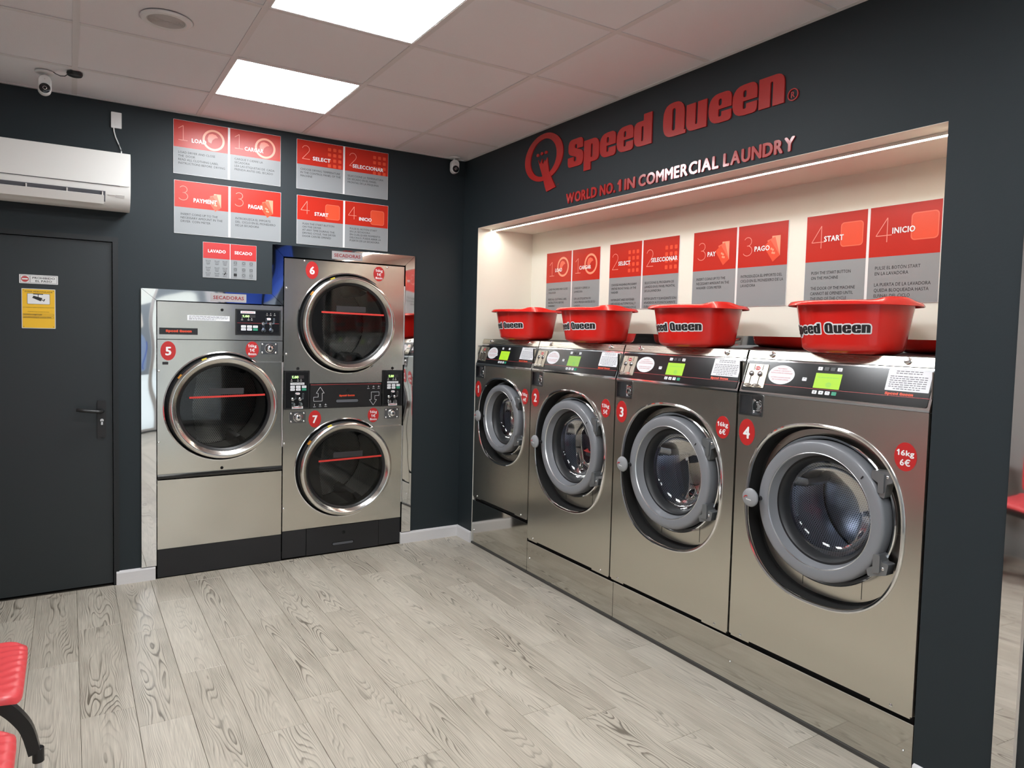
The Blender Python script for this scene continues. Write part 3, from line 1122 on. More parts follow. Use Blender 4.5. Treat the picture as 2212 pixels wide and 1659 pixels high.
asign(1.787, 'washer sign PAY / PAGO, third from the left in the alcove', '3', 'notes',
      dict(num=(.036, .246, .090), head=('PAY', .102, .262, .056, .024), icon=(.222, .284, .092),
           text=('INSERT COINS UP TO THE\nNECESSARY AMOUNT IN THE\nWASHER  COIN METER', .030, .140, .222)),
      dict(num=(.034, .246, .090), head=('PAGO', .100, .264, .090, .024), icon=(.224, .282, .094),
           text=('INTRODUZCA EL IMPORTE DEL\nCICLO EN EL MONEDERO DE LA\nLAVADORA', .022, .140, .250)), AG, .0140)
asign(2.474, 'washer sign START / INICIO, rightmost in the alcove above washer 4', '4', 'button',
      dict(num=(.030, .248, .098), head=('START', .092, .276, .094, .024), icon=(.222, .298, .052),
           text=('PUSH THE START BUTTON\nON THE MACHINE\n\nTHE DOOR OF THE MACHINE\nCANNOT BE OPENED UNTIL\nTHE END OF THE CYCLE', .034, .134, .214)),
      dict(num=(.028, .248, .098), head=('INICIO', .096, .280, .094, .024), icon=(.226, .300, .054),
           text=('PULSE EL BOTÓN START\nEN LA LAVADORA\n\nLA PUERTA DE LA LAVADORA\nQUEDA BLOQUEADA HASTA\nELFINAL DEL CICLO', .030, .138, .230)), AG, .0140)

# ================================================================ WALL LETTERING (right wall)
t = thing('wall_lettering', 'large red Speed Queen lettering on the dark wall over the washers', 'lettering', (0, 0, 0), RZ)
LX = [1.244, 1.391, 1.526, 1.663, 1.795, 1.999, 2.148, 2.281, 2.413, 2.549]
LW = [.140, .130, .130, .127, .127, .143, .122, .127, .127, .122]
for c, x, w in zip('SpeedQueen', LX, LW):
    wd, out, hs = HEAVY[c]
    f = lambda q: [(x + a / wd * w, 2.397 + b * .150) for a, b in q]
    MB().slab(f(out), -.007, -.0003, [f(q)[::-1] for q in hs]).build('letter', M['letter_red'], t, 25)
mb = MB().slab(ellipse(2.7105, 2.4175, .0245, .0235), -.006, -.0003, [ellipse(2.7105, 2.4175, .0205, .0195)[::-1]])
put_text(mb, 'R', 2.7105, 2.4055, .024, .006, 'C', 0.02)
mb.build('registered_mark', M['letter_red'], t, 25)

t = thing('wall_emblem', 'red oval Q emblem with a crown on the dark wall', 'emblem', (0, 0, 0), RZ)
C0 = (.997, 2.506)
mb = MB().slab(ellipse(C0[0], C0[1], .198, .137, 72), -.007, -.0003, [ellipse(.996, 2.504, .137, .108, 64)[::-1]])
mb.build('emblem_ring', M['letter_red'], t, 25)
for x, z in ((.937, 2.529), (.980, 2.531), (1.023, 2.530)):
    MB().slab(ellipse(x, z, .0125, .0095, 20), -.007, -.0003).build('crown_dot', M['letter_red'], t, 25)
stem = [(.944, 2.499), (.953, 2.485), (.966, 2.474), (.977, 2.490), (.985, 2.500), (.986, 2.480), (.998, 2.467), (1.008, 2.478), (1.014, 2.488),
        (1.021, 2.476), (1.031, 2.486), (1.038, 2.499), (1.050, 2.455), (1.062, 2.414), (1.093, 2.365), (1.131, 2.314), (1.040, 2.300), (1.022, 2.330),
        (1.000, 2.385), (.972, 2.440)]
MB().slab(stem, -.0078, -.0003).build('crown_stem', M['letter_red'], t, 25)
mb = put_text(MB(), 'TM', 1.143, 2.322, .008, .003, 'L', 0.01)
mb.build('trademark', M['letter_red'], t, 0)

t = thing('slogan_lettering', 'red slogan WORLD NO. 1 IN COMMERCIAL LAUNDRY over the alcove', 'lettering', (0, 0, 0), RZ)
for word, a, b in (('WORLD', 1.236, 1.511), ('NO.', 1.536, 1.662), ('1', 1.678, 1.708), ('IN', 1.733, 1.813), ('COMMERCIAL', 1.838, 2.349), ('LAUNDRY', 2.374, 2.729)):
    gl = []
    for ch in word:
        v, tr = text2d(ch, 0.045, 3)
        x0, x1 = min(p[0] for p in v), max(p[0] for p in v)
        gl.append((v, tr, x0, x1))
    gap = 0.075
    tot = sum(g[3] - g[2] for g in gl) + gap * (len(gl) - 1)
    k = (b - a) / tot
    x = a
    for v, tr, x0, x1 in gl:
        vv = [(x + (p[0] - x0) * k, 2.2045 + p[1] * .060 / .80, p[2]) for p in v]
        n = len(vv)
        mb = MB()
        bf = mb.add([(p[0], -.006 - p[2], p[1]) for p in vv])
        bb = mb.add([(p[0], -.0003, p[1]) for p in vv])
        edges = {}
        for q in tr:
            mb.f.append(tuple(bf + i for i in q))
            mb.f.append(tuple(bb + i for i in q[::-1]))
            for i in range(len(q)):
                e = (q[i], q[(i + 1) % len(q)])
                edges[e] = 1
        for (i, j) in edges:
            if (j, i) not in edges:
                mb.f.append((bf + i, bb + i, bb + j, bf + j))
        mb.build('letter', M['letter_red'], t, 25)
        x += (x1 - x0 + gap) * k

# ================================================================ ALCOVE LIGHT STRIP
t = thing('light_strip', 'long LED light strip under the soffit of the washer alcove', 'light strip', (0, 0, 0), RZ)
mb = MB().box(AY0 + .004, AY1 - .004, .103, .129, AZ - .004, AZ - .0005)
mb.box(AY0 + .004, AY1 - .004, .103, .105, AZ - .011, AZ - .004).box(AY0 + .004, AY1 - .004, .127, .129, AZ - .011, AZ - .004)
mb.build('profile', M['alu'], t, 0)
MB().box(AY0 + .006, AY1 - .006, .1052, .1268, AZ - .009, AZ - .0045).build('diffuser', M['strip'], t, 0)


# ================================================================ STICKERS
def number_sticker(t, cx, cz, n, y=0.0, a=.040, b=.055):
    o = MB().slab(ellipse(cx, cz, a, b), y - .0014, y - .0002).build('number_sticker', M['sticker'], t)
    mb = MB(lambda p: (p[0], p[1] + y, p[2]))
    put_text(mb, n, cx, cz - .0245, .049, .0019, 'C', 0.035, w={'1': .021}.get(n, .033))
    # centre the digit
    mb.build('numeral', M['white_sign'], o, 0)


def price_sticker(t, cx, cz, lines, y=0.0, a=.038, b=.0485):
    o = MB().slab(ellipse(cx, cz, a, b), y - .0014, y - .0002).build('price_sticker', M['sticker'], t)
    mb = MB(lambda p: (p[0], p[1] + y, p[2]))
    for s, z, cap, w in lines:
        put_text(mb, s, cx, cz + z, cap, .0019, 'C', 0.03, w=w)
    mb.build('lettering', M['white_sign'], o, 0)


def screw(t, x, z, r=.006, y=0.0, m='chrome', parent=None, tf=None):
    MB(tf).lathe([(r, y - .0002), (r, y - .002), (r * .7, y - .0035), (r * .2, y - .004)], x, z, 12, False, True).build('screw', M[m], parent or t)


def uv_lathe(mb_prof, cx, cz, n, name, m, parent):
    """lathe with uv in metres: along the circumference and along the profile"""
    mb = MB().lathe(mb_prof, cx, cz, n)
    o = mb.build(name, m, parent, fix=False)
    me = o.data
    uvl = me.uv_layers.new(name='uv')
    L = [0]
    for a, b in zip(mb_prof, mb_prof[1:]):
        L.append(L[-1] + math.hypot(a[0] - b[0], a[1] - b[1]))
    R = max(p[0] for p in mb_prof)
    for p in me.polygons:
        idx = [me.loops[li].vertex_index for li in p.loop_indices]
        wrap = {i % n for i in idx} == {0, n - 1}
        for li in p.loop_indices:
            vi = me.loops[li].vertex_index
            k, i = divmod(vi, n)
            ii = n if (wrap and i == 0) else i
            uvl.data[li].uv = (ii / n * round(2 * PI * R / .0125) * .0125, L[k])
    return o


def disc_uv(cx, cz, r, y, bulge, name, m, parent, n=48):
    prof = [(r * q, y - bulge * (1 - q * q)) for q in (1, .8, .6, .4, .2, .02)]
    mb = MB().lathe(prof, cx, cz, n, False, True)
    o = mb.build(name, m, parent, fix=False)
    uvl = o.data.uv_layers.new(name='uv')
    for l in o.data.loops:
        co = o.data.vertices[l.vertex_index].co
        uvl.data[l.index].uv = (co.x, co.z)
    return o


# ================================================================ WASHERS
TH = math.atan2(.043, .125)
SN, CS = math.sin(TH), math.cos(TH)


def slope(p):
    """console plane: x along the machine, z up the slope, y into it"""
    return (p[0], p[2] * SN + p[1] * CS, 1.252 + p[2] * CS - p[1] * SN)


def washer(y0, w, zb, num, price, label, D, ring, lcd, small=False):
    t = thing('washing_machine', label, 'washing machine', (0, -y0, 0), RZ, 'coin washers in the lit alcove')
    cxm = w / 2
    dcz, da, db = D
    rcz, R = ring
    s = R / .265
    k0 = .002
    # cabinet: sides, back, underside
    mb = MB()
    mb.box(k0, k0 + .004, .014, .44, zb, 1.38).box(w - k0 - .004, w - k0, .014, .44, zb, 1.38)
    mb.box(k0 + .004, w - k0 - .004, .434, .44, zb, 1.38).box(k0 + .004, w - k0 - .004, .014, .434, zb, zb + .004)
    mb.build('cabinet', M['steel_d'], t, 0)
    # front sheet with the egg shaped door recess and the lock box opening
    lb = (.012, .124, 1.163, 1.242) if not small else (.014, .122, 1.168, 1.240)
    MB().slab(rrect(k0, w - k0, zb, 1.2465, .004, 2), 0, .012, [superell(cxm, dcz, da, db, 2.4)[::-1], rect(*lb)[::-1]]).build('front_panel', M['steel_w'], t, 20)
    # bright lip round the recess and dark recess wall
    def ring_loop(off, y):
        return [(p[0], y, p[1]) for p in superell(cxm, dcz, da + off, db + off, 2.4)]
    MB().loft([ring_loop(.010, -.0003), ring_loop(.009, -.0045), ring_loop(.004, -.0075), ring_loop(-.002, -.006), ring_loop(-.004, -.001), ring_loop(-.004, .010)]).build('recess_trim', M['chrome'], t)
    MB().loft([ring_loop(-.0045, .004), ring_loop(-.006, .066), ring_loop(-.022, .070)]).build('recess_wall', M['void'], t)
    MB().slab(superell(cxm, dcz, da - .016, db - .016, 2.4), .068, .072, [ellipse(cxm, rcz, R - .012, R - .012, 72)[::-1]]).build('recess_floor', M['steel_w'], t, 20)
    mb = MB()
    zl = dcz - math.sqrt(max(0, 1 - (.10 / da) ** 2)) * db
    mb.box(cxm - .095, cxm - .0935, .0670, .0685, zl + .018, rcz - math.sqrt(R * R - .095 ** 2))
    mb.box(cxm + .150, cxm + .1515, .0670, .0685, zl + .035, rcz - math.sqrt(max(.001, R * R - .150 ** 2)))
    mb.build('panel_seam', M['void'], t, 0)
    MB().lathe([((R + .006), .068), (R + .014, .042), (R + .018, .036), (R + .014, .033), (R + .004, .042), (R - .004, .062)], cxm, rcz, 80).build('door_lip', M['chrome'], t)
    # door: moulded grey ring with a funnel, gasket, glass, knob, hinges
    ri = R * .815
    prof = [(R - .010, .056), (R - .002, .050), (R, .020), (R - .001, .003), (R - .004, -.005), (R - .010, -.009), (R - .020, -.0105), (ri + .012, -.0105),
            (ri + .003, -.008), (ri, -.002), (ri - .003, .008), (ri - .010, .032), (ri - .015, .040)]
    door = MB().lathe(prof, cxm, rcz, 96).build('door', M['grey_ring'], t, 40)
    MB().lathe([(ri + .0035, -.0072), (ri + .001, -.0088), (ri - .0015, -.0040)], cxm, rcz, 96).build('inner_edge', M['alu'], door)
    MB().lathe([(ri - .012, .034), (ri - .020, .034), (ri - .028, .042), (ri - .034, .058), (ri - .036, .080)], cxm, rcz, 80).build('gasket', M['rubber'], door)
    gr = ri - .031
    MB().lathe([(gr, .052), (gr - .006, .085), (gr - .020, .108), (gr - .050, .124), (gr * .45, .134), (gr * .2, .137), (.002, .138)], cxm, rcz, 72, False, True).build('door_glass', M['glass'], door)
    kx, kz = cxm - R - .012 * s, rcz - .004
    MB().lathe([(.010, -.006), (.010, -.030), (.014, -.031)], kx + .026, kz, 24).build('knob_stem', M['black'], door)
    kn = MB().lathe([(.030, -.030), (.036, -.034), (.038, -.039), (.036, -.044), (.028, -.049), (.014, -.052), (.002, -.053)], kx, kz, 36, True, True).build('door_knob', M['grey_knob'], door)
    mb = MB()
    mb.shape(ribbon(arc(kx - .008, kz - .004, .012, .012, 170, 60, 8), .0035), .0545)
    mb.build('knob_swoosh', M['sticker'], door, 0)
    mb = MB()
    for i in range(6):
        mb.shape(rect(kx - .009 + i * .0042, kx - .0055 + i * .0042, kz - .0070 - i * .0003, kz - .0030 - i * .0004), .0546)
    mb.build('knob_print', M['white_sign'], door, 0)
    UP = [(.2075, .192), (.2795, .196), (.2850, .160), (.2640, .150), (.2575, .100), (.2395, .105), (.2355, .149), (.2075, .164)]
    LO = [(.2360, -.092), (.2525, -.095), (.2610, -.121), (.2850, -.124), (.2785, -.163), (.2125, -.183), (.2050, -.156), (.2340, -.141)]
    for pts, sx_, sz_ in ((UP, .266, .176), (LO, .266, -.143)):
        MB().slab(rpoly([(cxm + a * s, rcz + b * s, .006) for a, b in pts]), -.003, .040).build('hinge', M['hinge'], door, 25)
        MB().slab(rrect(cxm + (.2360 if sz_ > 0 else .2320) * s, cxm + .2570 * s, rcz + (sz_ - (.058 if sz_ > 0 else .018)) * s, rcz + (sz_ + (.010 if sz_ > 0 else .046)) * s, .006), -.010, -.002).build('hinge_knuckle', M['hinge'], door, 25)
        screw(t, cxm + sx_ * s, rcz + sz_ * s, .0055, -.003, parent=door)
    mb = MB()
    mb.slab(ribbon([(cxm + R * .66, rcz + R * .585), (cxm + R * .69, rcz + R * .625)], .004), -.0128, -.0115)
    mb.build('door_mark', M['void'], door, 0)
    # drum
    dr = min(.238, R * .90)
    uv_lathe([(gr + .002, .082), (gr + .006, .100), (gr + .014, .118), (dr - .012, .130), (dr, .150)], cxm, rcz, 64, 'drum_mouth', M['drum_plain'], t)
    uv_lathe([(dr, .150), (dr + .004, .19), (dr, .20), (dr + .004, .28), (dr, .29), (dr, .385)], cxm, rcz, 80, 'drum', M['drum_w'], t)
    disc_uv(cxm, rcz, dr, .390, .060, 'drum_back', M['drum_w'], t)
    for a in (-75, 45, 165):
        c, sn_ = math.cos(math.radians(a)), math.sin(math.radians(a))
        lo = []
        for q, hh in ((.16, .012), (.20, .05), (.34, .05), (.385, .03)):
            ring_ = []
            for du, dh in ((-.035, 0), (-.018, hh * .8), (0, hh), (.018, hh * .8), (.035, 0)):
                rr = dr - dh
                ring_.append((cxm + c * rr - sn_ * du, q, rcz + sn_ * rr + c * du))
            lo.append(ring_)
        MB().loft(lo, True, True).build('drum_lifter', M['drum_plain'], t)
    # console
    MB().loft([[(x, y, z) for y, z in ((0.0005, 1.2475), (.001, 1.254), (.0485, 1.390), (.075, 1.392), (.075, 1.2475))] for x in (k0, w - k0)], True, True).build('console', M['chrome'], t, 0)
    cp = MB(slope).slab(rrect(.010, w - .012, .010, .139, .006, 3), -.0026, .0005).build('control_panel', M['black_gloss'], t)
    P = lambda: MB(slope)
    P().slab(rect(.008, w - .010, .0405, .0418), -.0030, -.0020).build('red_line', M['ink_red'], cp, 0)
    # coin plate with slots
    c = P().slab(rrect(.020, .120, .024, .124, .003, 3), -.0055, -.0020).build('coin_plate', M['coin_steel'], cp)
    for x in (.046, .088):
        P().slab(rect(x - .0018, x + .0018, .032, .070), -.0059, -.0050).build('coin_slot', M['void'], cp, 0)
        P().slab(rect(x + .006, x + .0085, .098, .122), -.0059, -.0050).build('return_slot', M['void'], cp, 0)
    for x in (.046, .088):
        P().lathe([(.0105, -.0054), (.0105, -.009), (.007, -.011), (.001, -.0115)], x, .082, 20, False, True).build('coin_button', M['drum_plain'], cp)
        P().slab(ellipse(x - .002, .0315, .0185, .0060, 24), -.0120, -.0095, [ellipse(x - .002, .0315, .0135, .0030, 20)[::-1]]).slab(rect(x - .0025, x + .0025, .030, .034), -.011, -.0050).build('coin_lever', M['chrome'], cp)
    P().slab(ellipse(.070, .106, .013, .0085, 24), -.0061, -.0050).build('coin_badge', M['sticker'], cp, 0)
    P().shape(rect(.0605, .0675, .1045, .1075), .0066).shape(rect(.0715, .0795, .1045, .1075), .0066).build('coin_badge_print', M['white_sign'], cp, 0)
    # oval notice
    P().slab(ellipse(.188, .086, .061, .0395, 44), -.0032, -.0020).build('notice_sticker', M['paper'], cp)
    put_text(P(), 'PROHIBIDO\nLAVAR EL CALZADO Y\nROPA/CAMA DE ANIMALES\n\nULTIMO LAVADO ANTES\nDE 1/2 HORA CIERRE', .188, .1085, .0052, .0037, 'C', 0.01, w=.100, line=1.75).build('notice_lettering', M['ink_red'], cp, 0)
    # display and keys
    lx = .341 if not small else .290
    if not small:
        pass
    P().slab(rect(lx, lx + .108, .045, .104), -.0034, -.0020).build('display', M[lcd], cp, 0)
    mb = P()
    for i in range(7):
        mb.shape(rect(lx + .012 + i * .0125, lx + .022 + i * .0125, .0868, .0878), .0039)
    mb.shape(ribbon(arc(lx + .062, .060, .010, .008, 0, 350, 16), .0010), .0039)
    mb.shape(ribbon(arc(lx + .062, .060, .005, .004, 0, 350, 12), .0010), .0039)
    mb.build('display_print', M['green_btn'], cp, 0)
    keys = [(lx + .013, .1215, 'paper'), (lx + .040, .1215, 'black'), (lx + .066, .1215, 'black'), (lx + .094, .1215, 'paper'), (lx - .044, .075, 'paper'),
            (lx + .012, .0280, 'paper'), (lx + .039, .0280, 'paper'), (lx + .066, .0280, 'paper'), (lx + .093, .0280, 'green_btn')]
    for i, (kx_, ks, kc) in enumerate(keys):
        P().slab(rrect(kx_ - .0095, kx_ + .0095, ks - .0068, ks + .0068, .002, 2), -.0042, -.0020).build('key', M[kc], cp)
        if kc == 'paper':
            q = P()
            if i in (0, 3):
                put_text(q, '1' if i == 0 else '2', kx_, ks - .0035, .0065, .0046, 'C', 0.02)
            elif i == 5:
                q.shape([(kx_ - .003, ks), (kx_, ks - .004), (kx_ + .003, ks), (kx_ + .001, ks), (kx_ + .001, ks + .004), (kx_ - .001, ks + .004), (kx_ - .001, ks)], .0046)
            elif i == 6:
                q.shape([(kx_ - .004, ks - .002), (kx_ + .003, ks + .003), (kx_ + .003, ks - .002)], .0046)
            else:
                q.shape(ribbon(arc(kx_, ks - .002, .005, .005, 20, 160, 8), .0013), .0046)
            q.build('key_print', M['ink'], cp, 0)
    # paper notice and wordmark
    x1 = w - .016
    P().slab(rrect(x1 - .150, x1, .060, .137, .002, 2), -.0032, -.0020).build('instruction_label', M['paper'], cp)
    mb = P()
    random.seed(11)
    for i in range(9):
        z = .129 - i * .0074 - (.004 if i > 1 else 0)
        a, b = (x1 - .140, x1 - .012)
        if i in (0, 1, 8):
            a, b = x1 - .122, x1 - .030
        x = a
        while x < b:
            q = random.uniform(.006, .017)
            mb.shape(rect(x, min(x + q, b), z, z + .0026), .0036)
            x += q + .003
    mb.build('label_print', M['ink_grey'], cp, 0)
    put_wordmark(P(), x1 - .146, .0445, .098, .0095, .0034).build('wordmark', M['orange_ink'], cp, 0)
    # top strip with two screws, black top
    ts = MB(slope).slab(rrect(k0, w - k0, .149, .1835, .002, 2), -.0010, .010).build('top_strip', M['strip_steel'], t)
    for x in (.120, w - .110):
        MB(slope).lathe([(.0125, -.001), (.0125, -.006), (.010, -.009), (.004, -.0095)], x, .169, 20, False, True).build('screw', M['chrome'], ts)
    MB().loft([[(x, y, z) for y, z in ((.052, 1.393), (.0615, 1.4245), (.066, 1.4265), (.44, 1.4265), (.44, 1.39))] for x in (k0, w - k0)], True, True).build('top_cover', M['black'], t, 0)
    # lock box
    x0, x1, z0, z1 = lb
    bx = MB()
    bx.slab(rrect(x0 - .005, x1 + .005, z0 - .005, z1 + .005, .004, 3), -.003, .001, [rect(x0 + .002, x1 - .002, z0 + .002, z1 - .002)[::-1]])
    bx.build('lock_frame', M['drum_plain'], t)
    mb = MB()
    mb.box(x0, x1, .032, .034, z0, z1).box(x0, x0 + .002, 0, .032, z0, z1).box(x1 - .002, x1, 0, .032, z0, z1).box(x0, x1, 0, .032, z0, z0 + .002).box(x0, x1, 0, .032, z1 - .002, z1)
    lk = mb.build('lock_box', M['drum_plain'], t, 0)
    cx_ = x0 + (x1 - x0) * .74
    cz_ = (z0 + z1) / 2 - .004
    MB().box(x0 + (x1 - x0) * .42, x1 - .002, .018, .032, z0 + .002, z1 - .002).build('lock_plate', M['hinge'], lk, 0)
    MB().lathe([(.027, .018), (.027, .010), (.024, .006), (.019, .006), (.018, .002), (.016, -.001), (.006, -.002)], cx_, cz_, 28, False, True).build('lock_cylinder', M['chrome'], lk)
    MB().slab(ellipse(cx_, cz_, .005, .007, 14), -.0028, -.001).build('keyhole', M['void'], lk, 0)
    for dz in (.024, -.024):
        screw(t, x0 + (x1 - x0) * .50, cz_ + dz, .0055, .018, parent=lk)
    # stickers
    if small:
        number_sticker(t, .046, 1.083, num)
        price_sticker(t, w - .062, 1.083, price)
    else:
        number_sticker(t, .052, 1.088, num)
        price_sticker(t, w - .071, 1.092, price)
    # foot: dark gap under the sheet, fixing tabs with bolts
    MB().box(.006, w - .006, .020, .42, zb - .028, zb).build('base_frame', M['void'], t, 0)
    for a, b in ((.010, .105), (w - .150, w - .010)):
        MB().box(a, b, .002, .014, zb - .008, zb + .001).build('fixing_tab', M['steel_w'], t, 0)
    for x in (.062, w - .075):
        screw(t, x, zb + .010, .0055)
    return t


washer(.220, .698, .334, '1', [('10kg', .004, .019, .056), ('4€', -.030, .022, .036)],
       'washing machine number 1, the smaller dark one at the left end of the row', (.895, .285, .275), (.912, .222), 'lcd', True)
washer(.922, .786, .220, '2', [('13kg', .004, .019, .060), ('5€', -.030, .022, .036)],
       'washing machine number 2 with the 13kg 5€ sticker, second from the left', (.818, .325, .335), (.838, .265), 'lcd2')
washer(1.713, .785, .220, '3', [('16kg', .004, .019, .060), ('6€', -.030, .022, .036)],
       'washing machine number 3 with the 16kg 6€ sticker, third from the left', (.820, .325, .335), (.838, .265), 'lcd')
washer(2.504, .785, .224, '4', [('16kg', .004, .019, .060), ('6€', -.030, .022, .036)],
       'washing machine number 4, the nearest one at the right end of the row', (.818, .325, .335), (.836, .265), 'lcd')

# plinth sheets below the washers
PG = 'polished steel plinth sheets under the washers'
for a, b, z, lab in ((.214, .921, .305, 'tall mirror-bright plinth sheet under washer 1'), (.923, 1.740, .197, 'polished plinth sheet under washer 2'),
                     (1.742, 3.293, .199, 'long polished plinth sheet under washers 3 and 4')):
    t = thing('plinth_sheet', lab, 'plinth', (0, -a, 0), RZ, PG)
    w = b - a
    MB().slab(rect(.0005, w - .0005, .012, z), .002, .010).build('sheet', M['kick'], t, 0)
    MB().box(.0005, w - .0005, .0015, .016, z, z + .0025).build('folded_edge', M['chrome'], t, 0)
    MB().box(.0005, w - .0005, -.004, .012, .0002, .014).build('sealant', M['sealant'], t, 0)
    for x in ((.03,) if w < 1 else (w * .50, w - .03)):
        screw(t, x, .10, .004, .002)


# ================================================================ TUBS ON THE WASHERS
def tub_point(th, q, off=0.0):
    """point of the tub wall: th = angle, q = 0 bottom .. 1 rim"""
    a = .174 + (.201 - .174) * q + off
    b = .152 + (.188 - .152) * q + off
    if q < .10:
        k = .86 + .14 * math.sin(min(1, q / .10) * PI / 2)
        a, b = a * k, b * k
    c, s = math.cos(th), math.sin(th)
    return a * math.copysign(abs(c) ** (2 / 2.25), c), b * math.copysign(abs(s) ** (2 / 2.25), s)


TUBH = .186
rng = [0, .012, .03, .06, .10, .2, .4, .6, .8, .9, .97, 1.0]


def tub(yc, zc, label):
    t = thing('laundry_tub', label, 'tub', (.130, -yc, zc), RZ, 'red laundry tubs on the washer tops')
    n = 96
    lo = []
    for q in rng:
        lo.append([(*tub_point(2 * PI * i / n, q), q * TUBH) for i in range(n)])
    bulge = lambda th: .015 * math.exp(-((((th - math.radians(343) + PI) % (2 * PI)) - PI) / .36) ** 4)

    def rim(o, z, lift=1.0):
        r = []
        for i in range(n):
            th = 2 * PI * i / n
            x, y = tub_point(th, 1.0, o)
            r.append((x, y, TUBH + z + bulge(th) * lift))
        return r
    lo += [rim(.004, .003), rim(.012, .0060, .9), rim(.020, .0040, .35), rim(.027, -.004, 0), rim(.0300, -.010, 0), rim(.0280, -.0115, 0), rim(.018, -.004, 0), rim(.008, -.002, 0)]
    body = MB()
    body.loft(lo[:12] + lo[12:18], True, False)
    body.build('tub_body', M['tub'], t, 50)
    inner = [[(*tub_point(2 * PI * i / n, q, -.003), .004 + q * (TUBH - .003)) for i in range(n)] for q in (1.0, .7, .4, .1, .02)]
    MB().loft(inner, False, True).build('tub_inside', M['tub'], t, 50)
    # label wrapped on the wall
    N = 720
    per = []
    acc = 0
    pp = tub_point(PI, .5)
    for i in range(N + 1):
        p = tub_point(PI + PI * i / N, .5)
        acc += math.hypot(p[0] - pp[0], p[1] - pp[1])
        per.append((acc, PI + PI * i / N))
        pp = p

    def wrap(s, z, off):
        lo_, hi_ = 0, N
        while hi_ - lo_ > 1:
            m_ = (lo_ + hi_) // 2
            if per[m_][0] < s:
                lo_ = m_
            else:
                hi_ = m_
        f = (s - per[lo_][0]) / max(1e-9, per[hi_][0] - per[lo_][0])
        th = per[lo_][1] + f * (per[hi_][1] - per[lo_][1])
        q = z / TUBH
        x, y = tub_point(th, q, off)
        return (x, y, z)
    S0, Z0, WL, HL, TILT = .108, .067, .335, .036, .030

    def piece(outs, off, m, name):
        bm = bmesh.new()
        for out, hs in outs:
            polys = [out] + hs
            flat = [p for q in polys for p in q]
            vs = [bm.verts.new((p[0], p[1], 0)) for p in flat]
            for tr in tessellate_polygon([[Vector((*p, 0)) for p in q] for q in polys]):
                try:
                    bm.faces.new([vs[i] for i in tr])
                except ValueError:
                    pass
        for k in range(1, 38):
            x = k * WL / 36 - .01
            bmesh.ops.bisect_plane(bm, geom=bm.verts[:] + bm.edges[:] + bm.faces[:], plane_co=(x, 0, 0), plane_no=(1, 0, 0))
        for v in bm.verts:
            x, z = v.co.x, v.co.y
            v.co = wrap(S0 + x, Z0 + z + x * TILT, off)
        me = bpy.data.meshes.new(name)
        bmesh.ops.recalc_face_normals(bm, faces=bm.faces)
        bm.to_mesh(me)
        bm.free()
        me.materials.append(m)
        ob = bpy.data.objects.new(name, me)
        COL.objects.link(ob)
        ob.parent = t
    kx = WL / WORD_W
    outs = []
    for c, o in WORDMARK:
        _, out, hs = HEAVY[c]
        outs.append(([((o + a) * kx, b * HL) for a, b in out], [[((o + a) * kx, b * HL) for a, b in q] for q in hs]))
    halo = []
    g = .0048
    for out, _ in outs:
        pts = sorted(set((round(a, 6), round(b, 6)) for a, b in out))
        big = sorted(set((a + g * math.cos(k * PI / 4), b + g * math.sin(k * PI / 4)) for a, b in pts for k in range(8)))
        hull = []
        for seq in (big, big[::-1]):
            h_ = []
            for q in seq:
                while len(h_) > 1 and (h_[-1][0] - h_[-2][0]) * (q[1] - h_[-2][1]) - (h_[-1][1] - h_[-2][1]) * (q[0] - h_[-2][0]) <= 1e-12:
                    h_.pop()
                h_.append(q)
            hull += h_[:-1]
        halo.append((hull, []))
    piece(halo, .0012, M['white_sign'], 'label_backing')
    piece(outs, .0022, M['ink'], 'label_lettering')


tub(.650, 1.4285, 'red tub standing on the smallest washer, farthest back in the alcove')
tub(1.370, 1.4285, 'red tub standing on the washer with the 13kg 5€ sticker')
tub(2.130, 1.4285, 'third red tub from the back wall, below the PAY / PAGO sign')
tub(2.922, 1.4285, 'nearest red tub, below the START / INICIO sign at the alcove right end')


